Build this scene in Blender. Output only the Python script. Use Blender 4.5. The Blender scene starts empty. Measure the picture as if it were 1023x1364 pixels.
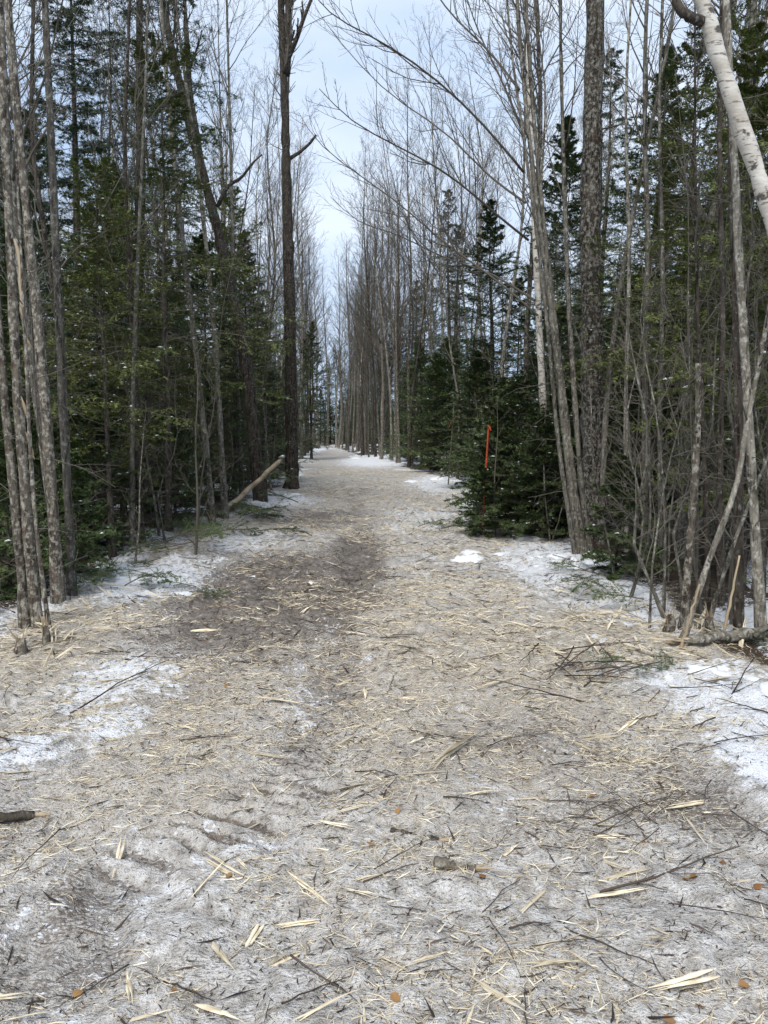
import bpy, math, random
import numpy as np

# ------------------------------------------------------------------ camera, sky, sun, exposure
SC = bpy.context.scene
COL = SC.collection
CAM_H, FPX, CX, CY = 1.55, 1025.0, 511.5, 682.0
PITCH = math.radians(5.96)
cam_d = bpy.data.cameras.new('camera'); cam = bpy.data.objects.new('camera', cam_d); COL.objects.link(cam)
cam.location = (0, 0, CAM_H); cam.rotation_euler = (math.radians(90) - PITCH, 0, 0)
cam_d.sensor_fit = 'VERTICAL'; cam_d.sensor_height = 24; cam_d.lens = FPX / 1364 * 24
cam_d.clip_start = 0.05; cam_d.clip_end = 2000
SC.camera = cam

SUN_EL, SUN_AZ = math.radians(52), math.radians(200)      # azimuth clockwise from +Y: behind the camera
W = bpy.data.worlds.new('World'); SC.world = W; W.use_nodes = True
wt = W.node_tree; wt.nodes.clear()
wo = wt.nodes.new('ShaderNodeOutputWorld'); bg = wt.nodes.new('ShaderNodeBackground')
sky = wt.nodes.new('ShaderNodeTexSky'); sky.sky_type = 'NISHITA'; sky.sun_disc = False
sky.sun_elevation = SUN_EL; sky.sun_rotation = SUN_AZ; sky.air_density = 1.0; sky.dust_density = 2.0
tc = wt.nodes.new('ShaderNodeTexCoord')
mp = wt.nodes.new('ShaderNodeMapping'); mp.inputs['Scale'].default_value = (1, 1, 2.6)
nz = wt.nodes.new('ShaderNodeTexNoise'); nz.inputs['Scale'].default_value = 2.2; nz.inputs['Detail'].default_value = 5
cr = wt.nodes.new('ShaderNodeValToRGB')
cr.color_ramp.elements[0].position = 0.38; cr.color_ramp.elements[0].color = (4.1, 5.35, 7.3, 1)
cr.color_ramp.elements[1].position = 0.74; cr.color_ramp.elements[1].color = (7.6, 8.1, 8.8, 1)
mxs = wt.nodes.new('ShaderNodeMix'); mxs.data_type = 'RGBA'; mxs.inputs['Factor'].default_value = 0.86
L = wt.links.new
L(tc.outputs['Generated'], mp.inputs['Vector']); L(mp.outputs['Vector'], nz.inputs['Vector'])
L(nz.outputs['Fac'], cr.inputs['Fac']); L(sky.outputs['Color'], mxs.inputs['A']); L(cr.outputs['Color'], mxs.inputs['B'])
L(mxs.outputs['Result'], bg.inputs['Color']); bg.inputs['Strength'].default_value = 0.069
L(bg.outputs['Background'], wo.inputs['Surface'])

sd = bpy.data.lights.new('sun', 'SUN'); sd.energy = 1.5; sd.angle = math.radians(35); sd.color = (1, 0.94, 0.85)
so = bpy.data.objects.new('sun', sd); COL.objects.link(so)
so.rotation_euler = (math.radians(90) - SUN_EL, 0, math.pi - SUN_AZ)
so.location = (0, -5, 20)
SC.view_settings.view_transform = 'Standard'; SC.view_settings.look = 'None'
SC.view_settings.exposure = 1.12; SC.view_settings.gamma = 1.0
SC.render.engine = 'CYCLES'
SC.cycles.max_bounces = 5; SC.cycles.diffuse_bounces = 3

R0 = np.random.default_rng(7)

# ------------------------------------------------------------------ pixel -> direction helpers
CP, SP = math.cos(PITCH), math.sin(PITCH)
def ray(px, py):
    dx, dy = (px - CX) / FPX, (CY - py) / FPX
    return np.array([dx, CP + dy * SP, -SP + dy * CP])
def ground_at(px, py):
    d = ray(px, py); t = -CAM_H / d[2]
    return d[0] * t, d[1] * t
def at_depth(px, py, Y):
    d = ray(px, py); t = Y / d[1]
    return np.array([0, 0, CAM_H]) + d * t

# ------------------------------------------------------------------ noise
def _h(ix, iy, seed):
    n = (ix * 374761393 + iy * 668265263 + seed * 974711) & 0xffffffff
    n = ((n ^ (n >> 13)) * 1274126177) & 0xffffffff
    return ((n ^ (n >> 16)) & 0xffff) / 65535.0
def vnoise(x, y, seed=0):
    x = np.asarray(x, float); y = np.asarray(y, float)
    ix = np.floor(x).astype(np.int64); iy = np.floor(y).astype(np.int64)
    fx = x - ix; fy = y - iy
    fx = fx * fx * (3 - 2 * fx); fy = fy * fy * (3 - 2 * fy)
    a = _h(ix, iy, seed); b = _h(ix + 1, iy, seed); c = _h(ix, iy + 1, seed); d = _h(ix + 1, iy + 1, seed)
    return (a + (b - a) * fx) * (1 - fy) + (c + (d - c) * fx) * fy - 0.5
def fbm(x, y, seed=0, octv=3):
    s = 0; a = 1.0
    for k in range(octv):
        s = s + a * vnoise(x * 2 ** k, y * 2 ** k, seed + k * 17); a *= 0.5
    return s
def sstep(a, b, x):
    t = np.clip((x - a) / (b - a), 0, 1); return t * t * (3 - 2 * t)

# ------------------------------------------------------------------ terrain functions
def path_c(y):
    return np.interp(y, [0, 7, 10, 21, 30, 45, 60, 72, 90, 130], [-0.15, -0.3, -0.45, -0.1, -1.0, -3.0, -4.5, -5.6, -5.2, 6])
def path_hw(y):
    return np.interp(y, [0, 6, 10, 21, 30, 45, 60, 72, 90, 140], [2.6, 2.45, 2.45, 2.5, 2.2, 1.8, 1.35, 0.85, 0.6, 0.4])

def blob_list(lst):
    out = []
    for (px, py, rx, ry, w) in lst:
        x, y = ground_at(px, py); ya = ground_at(px, py - ry)[1]; yb = ground_at(px, py + ry)[1]
        out.append((x, y, rx / FPX * math.hypot(y, CAM_H), (ya - yb) / 2, w))
    return out
SNOW = blob_list([(205, 775, 62, 26, 1), (990, 945, 75, 55, 1.1), (1015, 1020, 48, 60, 1), (900, 915, 75, 22, .7), (740, 758, 62, 26, 1.1),
    (598, 645, 52, 11, 1), (590, 690, 95, 20, .55), (648, 678, 38, 17, .9), (500, 614, 45, 7, 1), (415, 601, 14, 4, 1), (165, 905, 70, 40, .8),
    (150, 962, 55, 28, .7), (55, 1000, 60, 26, .65), (390, 935, 60, 40, .35), (330, 722, 70, 16, .6), (385, 668, 40, 8, .7), (805, 790, 60, 20, .7),
    (110, 780, 40, 20, .6), (30, 1215, 45, 25, .35), (260, 745, 60, 14, .5), (950, 900, 120, 18, .6), (545, 705, 50, 7, .55)])
MUD = blob_list([(360, 785, 125, 62, 1.15), (470, 752, 45, 58, 1.1), (300, 740, 60, 20, .6), (430, 690, 110, 18, .65), (330, 832, 90, 24, .85), (690, 762, 62, 22, .45),
    (905, 1050, 100, 70, .62), (330, 1085, 85, 30, .55), (150, 1150, 80, 24, .4), (55, 1235, 85, 55, .6), (300, 1300, 160, 50, .3), (760, 1230, 200, 60, .3), (450, 905, 24, 60, .4), (482, 735, 24, 50, .9),
    (410, 1010, 26, 80, .3), (450, 655, 110, 14, .5), (370, 1190, 35, 90, .3), (720, 980, 150, 50, .5), (640, 700, 70, 8, .3), (760, 1080, 140, 50, .45)])
STRAW = blob_list([(620, 880, 260, 80, 1.0), (650, 1000, 250, 90, .75), (250, 930, 210, 70, .8), (450, 622, 80, 14, .8), (200, 1050, 220, 60, .7),
    (560, 800, 180, 40, .7), (850, 860, 130, 60, 1.3), (60, 855, 100, 45, 1.3), (930, 850, 80, 25, 1.3), (450, 660, 140, 25, .6), (250, 1290, 130, 40, .3), (600, 1130, 200, 60, .35)])
def blobs(x, y, lst):
    s = np.zeros_like(x)
    for (bx, by, rx, ry, w) in lst:
        s = np.maximum(s, w * np.exp(-(((x - bx) / rx) ** 2 + ((y - by) / ry) ** 2) * 0.8))
    return s
TRACK = sorted([(ground_at(px, py)[1], ground_at(px, py)[0]) for px, py in
    [(40, 1300), (140, 1160), (235, 1115), (335, 1083), (405, 1035), (440, 930), (468, 800), (482, 735), (485, 690), (460, 650)]])
TY = np.array([t[0] for t in TRACK]); TX = np.array([t[1] for t in TRACK])
def track_u(x, y): return x - np.interp(y, TY, TX)

def lug_parts(x, y):
    tu = track_u(x, y)
    tr = np.exp(-(tu / 0.26) ** 4) * sstep(1.6, 2.1, y) * (1 - sstep(16, 22, y))
    lug = (0.5 + 0.5 * np.sin(2 * math.pi * (y + 0.30 * tu + 0.09 * vnoise(x * 5, y * 5, 41)) / 0.088))
    lugm = tr * sstep(2.45, 2.8, y) * (1 - sstep(3.2, 3.7, y)) * sstep(-.42, .02, fbm(x * 4.5, y * 4.5, 43, 2))
    return tr, lug, lugm
def H(x, y):
    x = np.asarray(x, float); y = np.asarray(y, float)
    u = np.abs(x - path_c(y)); hw = path_hw(y)
    side = sstep(hw - 0.5, hw + 0.9, u)
    near = np.clip(1.6 - y / 22, 0.0, 1.0)
    z = side * (0.06 + 0.16 * fbm(x * 0.8, y * 0.8, 3, 4)) + 0.055 * fbm(x * 0.9, y * 0.9, 5, 3)
    z = z + near * (0.060 * fbm(x * 3.5, y * 3.5, 11, 3) + 0.030 * fbm(x * 14, y * 14, 23, 3))
    z = z + 0.05 * blobs(x, y, MUD) * (fbm(x * 8, y * 8, 37, 3) - .3) * np.clip(1.4 - y / 25, 0, 1)
    z = z + 0.07 * blobs(x, y, SNOW) * (0.6 + 0.9 * fbm(x * 7, y * 7, 31, 3) * near)
    tr, lug, lugm = lug_parts(x, y)
    z = z - 0.035 * tr
    z = z + 0.05 * lugm * (lug - 0.5)
    # a second, fainter rut
    tr2 = np.exp(-((x - path_c(y) - 1.35 - 0.1 * np.sin(y * 0.4)) / 0.25) ** 4) * sstep(1, 2, y) * (1 - sstep(16, 22, y))
    return z - 0.025 * tr2

# ------------------------------------------------------------------ object helpers
def tag(o, label=None, cat=None, group=None, kind=None):
    if label: o['label'] = label
    if cat: o['category'] = cat
    if group: o['group'] = group
    if kind: o['kind'] = kind
    return o
def empty(name, loc, rz=0, sc=1.0, tilt=(0, 0)):
    o = bpy.data.objects.new(name, None); COL.objects.link(o)
    o.location = loc; o.rotation_euler = (tilt[0], tilt[1], rz); o.scale = (sc, sc, sc)
    o.empty_display_size = 0.1
    return o
def put(name, mesh, parent=None):
    o = bpy.data.objects.new(name, mesh); COL.objects.link(o)
    if parent is not None: o.parent = parent
    return o

class MB:
    """collects vertex and face arrays; build() makes ONE mesh"""
    def __init__(s): s.v = []; s.t = []; s.q = []; s.a = []; s.n = 0
    def add(s, v, tris=None, quads=None, att=0.5):
        v = np.asarray(v, float).reshape(-1, 3)
        if tris is not None and len(tris): s.t.append(np.asarray(tris).reshape(-1, 3) + s.n)
        if quads is not None and len(quads): s.q.append(np.asarray(quads).reshape(-1, 4) + s.n)
        s.v.append(v); s.a.append(np.broadcast_to(np.asarray(att, float), (len(v),)).copy()); s.n += len(v)
    def tubes(s, P, R, sides=5, att=0.5, ref=None):
        """P (k,n,3) polylines, R (k,n) radii"""
        P = np.asarray(P, float); R = np.asarray(R, float)
        if P.ndim == 2: P = P[None]; R = R[None]
        k, n, _ = P.shape
        if k == 0: return
        T = np.gradient(P, axis=1); T /= np.linalg.norm(T, axis=2, keepdims=True) + 1e-9
        mean = P[:, -1] - P[:, 0]; mean /= np.linalg.norm(mean, axis=1, keepdims=True) + 1e-9
        rf = np.where(np.abs(mean[:, 2:3]) > 0.8, np.array([[1., 0, 0]]), np.array([[0, 0, 1.]]))
        U = np.cross(T, rf[:, None, :]); U /= np.linalg.norm(U, axis=2, keepdims=True) + 1e-9
        V = np.cross(T, U)
        a = np.arange(sides) * 2 * math.pi / sides
        ring = P[:, :, None, :] + R[:, :, None, None] * (U[:, :, None, :] * np.cos(a)[None, None, :, None] + V[:, :, None, :] * np.sin(a)[None, None, :, None])
        idx = np.arange(k * n * sides).reshape(k, n, sides)
        A = idx[:, :-1, :]; B = np.roll(A, -1, axis=2); C = np.roll(idx[:, 1:, :], -1, axis=2); D = idx[:, 1:, :]
        q = np.stack([A, D, C, B], axis=-1).reshape(-1, 4)
        ends = []
        for sl, rev in (((0, False), (n - 1, True)) if sides > 4 else ()):
            e = idx[:, sl, :]
            for j in range(1, sides - 1):
                tri = np.stack([e[:, 0], e[:, j], e[:, j + 1]], axis=-1)
                ends.append(tri[:, ::-1] if rev else tri)
        at = np.broadcast_to(np.asarray(att, float).reshape(-1, 1), (k, n * sides)).reshape(-1) if np.ndim(att) else att
        s.add(ring.reshape(-1, 3), np.concatenate(ends) if ends else None, q, at)
    def mesh(s, name, mat, smooth=True):
        me = bpy.data.meshes.new(name)
        v = np.concatenate(s.v) if s.v else np.zeros((0, 3))
        t = np.concatenate(s.t) if s.t else np.zeros((0, 3), int)
        q = np.concatenate(s.q) if s.q else np.zeros((0, 4), int)
        me.vertices.add(len(v)); me.vertices.foreach_set('co', v.astype(np.float32).ravel())
        nl = len(t) * 3 + len(q) * 4
        me.loops.add(nl); me.loops.foreach_set('vertex_index', np.concatenate([t.ravel(), q.ravel()]).astype(np.int32))
        npol = len(t) + len(q); me.polygons.add(npol)
        st = np.concatenate([np.arange(len(t)) * 3, len(t) * 3 + np.arange(len(q)) * 4]).astype(np.int32)
        me.polygons.foreach_set('loop_start', st)
        me.polygons.foreach_set('use_smooth', np.full(npol, smooth))
        at = me.attributes.new('tint', 'FLOAT', 'POINT'); at.data.foreach_set('value', np.concatenate(s.a).astype(np.float32))
        me.update(calc_edges=True); me.validate()
        if mat: me.materials.append(mat)
        return me

# ------------------------------------------------------------------ materials
class NT:
    def __init__(s, name, rough=0.85, spec=0.2):
        s.m = bpy.data.materials.new(name); s.m.use_nodes = True; s.t = s.m.node_tree; s.t.nodes.clear()
        s.out = s.t.nodes.new('ShaderNodeOutputMaterial'); s.b = s.t.nodes.new('ShaderNodeBsdfPrincipled')
        s.b.inputs['Roughness'].default_value = rough; s.b.inputs['Specular IOR Level'].default_value = spec
        s.l(s.b.outputs[0], s.out.inputs[0])
        s.tc = s.t.nodes.new('ShaderNodeTexCoord')
    def l(s, a, b): s.t.links.new(a, b)
    def noise(s, scale, detail=3, stretch=(1, 1, 1), off=(0, 0, 0), rough=0.55, vec=None):
        m = s.t.nodes.new('ShaderNodeMapping'); m.inputs['Scale'].default_value = stretch; m.inputs['Location'].default_value = off
        s.l(vec or s.tc.outputs['Object'], m.inputs[0])
        n = s.t.nodes.new('ShaderNodeTexNoise'); n.inputs['Scale'].default_value = scale; n.inputs['Detail'].default_value = detail
        n.inputs['Roughness'].default_value = rough; s.l(m.outputs[0], n.inputs['Vector']); return n.outputs['Fac']
    def ramp(s, f, stops):
        r = s.t.nodes.new('ShaderNodeValToRGB'); e = r.color_ramp.elements
        while len(e) < len(stops): e.new(0.5)
        for el, (p, c) in zip(e, stops):
            el.position = p; el.color = (*c, 1) if not np.isscalar(c) else (c, c, c, 1)
        s.l(f, r.inputs[0]); return r.outputs[0]
    def mix(s, f, a, b, mode='MIX'):
        m = s.t.nodes.new('ShaderNodeMix'); m.data_type = 'RGBA'; m.blend_type = mode
        for k, x in (('Factor', f), ('A', a), ('B', b)):
            if hasattr(x, 'is_linked'): s.l(x, m.inputs[k])
            elif k == 'Factor': m.inputs[k].default_value = x
            else: m.inputs[k].default_value = (*x, 1)
        return m.outputs['Result']
    def math(s, op, a, b=0.0):
        m = s.t.nodes.new('ShaderNodeMath'); m.operation = op
        for k, x in enumerate((a, b)):
            if hasattr(x, 'is_linked'): s.l(x, m.inputs[k])
            else: m.inputs[k].default_value = x
        return m.outputs[0]
    def attr(s, name):
        a = s.t.nodes.new('ShaderNodeAttribute'); a.attribute_name = name; return a
    def rnd(s):
        return s.t.nodes.new('ShaderNodeObjectInfo').outputs['Random']
    def bump(s, f, strength=0.4, dist=0.01):
        b = s.t.nodes.new('ShaderNodeBump'); b.inputs['Strength'].default_value = strength; b.inputs['Distance'].default_value = dist
        s.l(f, b.inputs['Height']); s.l(b.outputs[0], s.b.inputs['Normal'])
    def done(s, col): s.l(col, s.b.inputs['Base Color']); return s.m

def bark(name, dark, mid, pale, pale_amt, red=0.0):
    n = NT(name, 0.9, 0.15)
    base = n.ramp(n.noise(7, 4, (1, 1, 0.35)), [(0.3, dark), (0.68, mid)])
    crack = n.ramp(n.noise(30, 3, (1, 1, 0.16)), [(0.36, 0.0), (0.52, 1.0)])
    base = n.mix(crack, tuple(c * 0.55 for c in dark), base)
    patch = n.ramp(n.noise(27, 5, (1, 1, 0.7), (3, 1, 5), .68), [(0.56 - pale_amt, 0.0), (0.70 - pale_amt, 1.0)])
    base = n.mix(n.math('MULTIPLY', patch, 0.78), base, pale)
    band = n.ramp(n.noise(5, 3, (1, 1, 3.2), (9, 2, 1)), [(0.58, 0.0), (0.66, 1.0)])
    base = n.mix(n.math('MULTIPLY', band, 0.7), base, (dark[0] * (1 + red), dark[1], dark[2]))
    v = n.math('ADD', n.math('MULTIPLY', n.rnd(), 0.55), 0.75)
    cv = n.t.nodes.new('ShaderNodeCombineColor')
    for k in range(3): n.l(v, cv.inputs[k])
    base = n.mix(1.0, base, cv.outputs[0], 'MULTIPLY')
    n.bump(n.noise(26, 5, (1, 1, 0.3)), 1.0, 0.035)
    return n.done(base)
M = {}
M['grey'] = bark('grey_bark', (.075, .067, .054), (.190, .176, .146), (.40, .39, .34), 0.04)
M['pale'] = bark('pale_bark', (.105, .094, .075), (.245, .225, .185), (.43, .415, .36), 0.06)
M['dark'] = bark('dark_bark', (.034, .028, .022), (.098, .084, .067), (.27, .26, .23), 0.01, 0.5)
M['mottled'] = bark('mottled_bark', (.060, .048, .038), (.155, .137, .108), (.40, .38, .32), 0.08, 0.25)
M['scarred'] = bark('scarred_bark', (.032, .026, .020), (.105, .090, .070), (.36, .35, .31), 0.08, 0.4)
M['fir'] = bark('fir_bark', (.045, .037, .029), (.115, .100, .078), (.24, .23, .20), 0.02)
M['twig'] = NT('twig_bark', 0.85, 0.15)
M['twig'] = M['twig'].done(M['twig'].mix(M['twig'].rnd(), (.085, .075, .061), (.150, .135, .110)))
def birch():
    n = NT('birch_bark', 0.75, 0.25)
    base = n.ramp(n.noise(5, 4, (1, 1, 1.4)), [(0.3, (.40, .36, .30)), (0.6, (.62, .59, .53))])
    lent = n.ramp(n.noise(9, 3, (1, 1, 6), (4, 4, 4)), [(0.58, 0.0), (0.62, 1.0)])
    base = n.mix(n.math('MULTIPLY', lent, 0.75), base, (.12, .09, .07))
    blot = n.ramp(n.noise(8, 5, (1, 1, 1.3), (1, 7, 2), .65), [(0.56, 0.0), (0.62, 1.0)])
    base = n.mix(n.math('MULTIPLY', blot, 0.9), base, (.05, .04, .033))
    n.bump(n.noise(14, 3, (1, 1, 4)), 0.5, 0.01); return n.done(base)
M['birch'] = birch()
def needles(name, a, b, dead=(.12, .09, .03)):
    n = NT(name, 0.6, 0.25)
    t = n.attr('tint').outputs['Fac']
    c = n.mix(t, a, b)
    c = n.mix(n.ramp(t, [(0.93, 0.0), (0.97, 0.7)]), c, dead)
    v = n.math('ADD', n.math('MULTIPLY', n.rnd(), 0.5), 0.75)
    cv = n.t.nodes.new('ShaderNodeCombineColor')
    for k in range(3): n.l(v, cv.inputs[k])
    c = n.mix(1.0, c, cv.outputs[0], 'MULTIPLY')
    return n.done(c)
M['fir_n'] = needles('fir_needles', (.046, .074, .026), (.120, .160, .060))
M['hem_n'] = needles('hemlock_needles', (.075, .108, .025), (.185, .205, .062))
M['pine_n'] = needles('spruce_needles', (.045, .075, .045), (.105, .145, .085))
def snowmat():
    n = NT('snow', 0.6, 0.3); n.b.inputs['Subsurface Weight'].default_value = 0.0
    n.bump(n.noise(30, 4), 0.4, 0.02)
    return n.done(n.ramp(n.noise(9, 3), [(.3, (.70, .72, .75)), (.6, (.84, .86, .89))]))
M['snow'] = snowmat()
def woodmat(name, a, b, c):
    n = NT(name, 0.75, 0.2)
    t = n.attr('tint').outputs['Fac']
    col = n.ramp(t, [(0.0, a), (0.5, b), (1.0, c)])
    g = n.noise(60, 3, (0.12, 1, 1))
    col = n.mix(n.ramp(g, [(.35, 0.0), (.7, 0.45)]), col, tuple(x * 0.55 for x in b))
    v = n.math('ADD', n.math('MULTIPLY', n.rnd(), 0.6), 0.62)
    cv = n.t.nodes.new('ShaderNodeCombineColor')
    for k in range(3): n.l(v, cv.inputs[k])
    col = n.mix(1.0, col, cv.outputs[0], 'MULTIPLY')
    return n.done(col)
M['chip'] = woodmat('shredded_wood', (.20, .15, .095), (.66, .56, .39), (.86, .80, .65))
M['chipd'] = woodmat('bark_crumbs', (.018, .014, .012), (.05, .038, .030), (.12, .085, .06))
def stickmat():
    n = NT('stick_bark', 0.8, 0.2)
    c = n.ramp(n.noise(25, 3), [(.35, (.018, .014, .012)), (.7, (.075, .055, .043))])
    return n.done(n.mix(n.rnd(), c, (.09, .07, .055)))
M['stick'] = stickmat()
def peelmat():
    n = NT('peeled_wood', 0.7, 0.25)
    c = n.ramp(n.noise(6, 4, (1, 1, .3)), [(.3, (.20, .14, .085)), (.6, (.43, .345, .23)), (.8, (.58, .51, .38))])
    n.bump(n.noise(40, 3, (1, 1, .15)), .4, .01); return n.done(c)
M['peel'] = peelmat()
def leafmat():
    n = NT('dead_leaf', 0.7, 0.2)
    c = n.ramp(n.rnd(), [(0, (.18, .08, .03)), (.5, (.38, .20, .06)), (1, (.27, .16, .08))])
    c = n.mix(n.ramp(n.noise(40, 3), [(.4, 0.0), (.7, .6)]), c, (.12, .06, .03)); return n.done(c)
M['leaf'] = leafmat()
def orangemat():
    n = NT('orange_paint', 0.6, 0.3)
    return n.done(n.mix(n.ramp(n.noise(26, 3), [(.5, 0.0), (.6, .75)]), (.48, .08, .028), (.13, .06, .035)))
M['orange'] = orangemat()

def groundmat():
    n = NT('slushy_trail', 0.85, 0.2)
    at = n.attr('mask'); sp = n.t.nodes.new('ShaderNodeSeparateColor'); n.l(at.outputs['Color'], sp.inputs[0])
    mud, straw, snow = sp.outputs; forest = at.outputs['Alpha']
    n1 = n.noise(3.0, 5); n2 = n.noise(17, 5, off=(5, 3, 0)); n3 = n.noise(95, 3); n4 = n.noise(210, 2, off=(2, 2, 2))
    n5 = n.noise(45, 3, (1, 2.2, 1), (8, 1, 1))
    br = n.math('ADD', n.math('MULTIPLY', n.math('SUBTRACT', n1, .5), .8), n.math('MULTIPLY', n.math('SUBTRACT', n2, .5), 1.1))
    br = n.math('ADD', br, n.math('MULTIPLY', n.math('SUBTRACT', n5, .5), 1.1))
    def soft(mask, a=.38, b=.62, k=1.35):
        return n.ramp(n.math('ADD', mask, n.math('MULTIPLY', br, k)), [(a, 0.0), (b, 1.0)])
    slush = n.ramp(n2, [(.28, (.29, .268, .243)), (.46, (.52, .493, .458)), (.68, (.82, .805, .78))])
    slush = n.mix(n.ramp(n3, [(.30, .8), (.44, 0.0)]), slush, (.20, .175, .15))
    slush = n.mix(n.ramp(n4, [(.62, 0.0), (.70, .75)]), slush, (.72, .65, .50))
    slush = n.mix(n.ramp(n4, [(.28, .8), (.36, 0.0)]), slush, (.09, .07, .055))
    strawc = n.ramp(n5, [(.3, (.27, .21, .14)), (.55, (.44, .36, .25)), (.75, (.60, .51, .37))])
    strawc = n.mix(n.ramp(n3, [(.32, .8), (.46, 0.0)]), strawc, (.13, .10, .075))
    c = n.mix(n.math('MULTIPLY', soft(straw), .38), slush, strawc)
    mudc = n.ramp(n2, [(.3, (.070, .054, .043)), (.55, (.165, .135, .110)), (.75, (.30, .26, .225))])
    mudc = n.mix(n.ramp(n4, [(.6, 0.0), (.7, .6)]), mudc, (.48, .41, .31))
    c = n.mix(n.math('MULTIPLY', soft(mud), .85), c, mudc)
    fl = n.ramp(n5, [(.3, (.030, .022, .016)), (.6, (.085, .062, .042)), (.8, (.16, .115, .075))])
    c = n.mix(soft(forest, .4, .6, .6), c, fl)
    sc_ = n.ramp(n2, [(.3, (.74, .76, .79)), (.6, (.86, .88, .91))])
    sc_ = n.mix(n.ramp(n3, [(.29, .75), (.37, 0.0)]), sc_, (.26, .22, .18))
    c = n.mix(soft(snow, .36, .54, 1.15), c, sc_)
    hsum = n.math('ADD', n.math('MULTIPLY', n3, .6), n.math('MULTIPLY', n4, .4))
    hsum = n.math('ADD', hsum, n.math('ADD', n.math('MULTIPLY', n2, 1.1), n.math('MULTIPLY', n5, .9)))
    n.bump(hsum, .9, .03)
    rg = n.t.nodes.new('ShaderNodeMath'); rg.operation = 'MULTIPLY_ADD'; n.l(mud, rg.inputs[0]); rg.inputs[1].default_value = -.3; rg.inputs[2].default_value = .85
    n.l(rg.outputs[0], n.b.inputs['Roughness'])
    return n.done(c)
M['ground'] = groundmat()

# ------------------------------------------------------------------ ground sheet
def axis_y():
    ys = list(np.arange(-6, 1.4, 0.35)); y = 1.4
    while y < 420:
        ys.append(y); y += 0.019 if y < 4.4 else 0.019 * (y / 4.4) ** 1.5
    return np.array(ys + [500])
def axis_x():
    pos = list(np.arange(0, 2.2, 0.027)); x = 2.2; d = 0.027
    while x < 400: pos.append(x); x += d; d *= 1.07
    pos = np.array(pos + [450]); return np.concatenate([-pos[:0:-1], pos])
gx, gy = axis_x(), axis_y()
X, Y = np.meshgrid(gx, gy)
Z = H(X, Y)
nx, ny = len(gx), len(gy)
me = bpy.data.meshes.new('ground')
me.vertices.add(nx * ny); me.vertices.foreach_set('co', np.stack([X, Y, Z], -1).astype(np.float32).ravel())
ii = np.arange(nx * ny).reshape(ny, nx)
q = np.stack([ii[:-1, :-1], ii[:-1, 1:], ii[1:, 1:], ii[1:, :-1]], -1).reshape(-1, 4).astype(np.int32)
me.loops.add(q.size); me.loops.foreach_set('vertex_index', q.ravel())
me.polygons.add(len(q)); me.polygons.foreach_set('loop_start', (np.arange(len(q)) * 4).astype(np.int32))
me.polygons.foreach_set('use_smooth', np.ones(len(q), bool))
def masks(X, Y):
    u = np.abs(X - path_c(Y)); hw = path_hw(Y)
    forest = sstep(hw - 0.15, hw + 0.7, u + 0.5 * fbm(X * 1.3, Y * 1.3, 77, 3))
    snow = blobs(X, Y, SNOW)
    edge = np.exp(-((u - hw) / 0.7) ** 2) * sstep(-.05, .35, fbm(X * .9, Y * .45, 91, 3)) * .75
    # snow lying under the trees: much on the stake side, scraps on the other
    fs = np.where(X > path_c(Y), .95 * sstep(-.12, .25, fbm(X * .6, Y * .5, 55, 3)), .62 * sstep(.05, .4, fbm(X * .9, Y * .9, 57, 3)))
    snow = np.maximum(np.maximum(snow, edge), fs * forest)
    snow = np.maximum(snow, .30 * sstep(.05, .5, fbm(X * 2.2, Y * 1.6, 67, 4)) * (1 - forest))
    mud = np.maximum(blobs(X, Y, MUD), .34 * (1 - forest) * sstep(-.05, .4, fbm(X * 1.6, Y * .8, 61, 4)))
    tr, lug, lugm = lug_parts(X, Y)
    mud = np.maximum(mud * (1 - .7 * lugm), .52 * tr) * (1 - lugm) + lugm * (1.0 - 1.7 * lug)
    straw = np.maximum(blobs(X, Y, STRAW), (1 - forest) * .5 * sstep(8, 14, Y))
    return mud, straw, snow, forest
mk = np.stack(masks(X, Y), -1)
ca = me.color_attributes.new('mask', 'FLOAT_COLOR', 'POINT'); ca.data.foreach_set('color', np.clip(mk, -.8, 1.5).astype(np.float32).ravel())
me.update(calc_edges=True); me.materials.append(M['ground'])
tag(put('ground', me), 'slushy trail floor of dirty snow, mud and shredded wood', None, None, 'structure')

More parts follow.
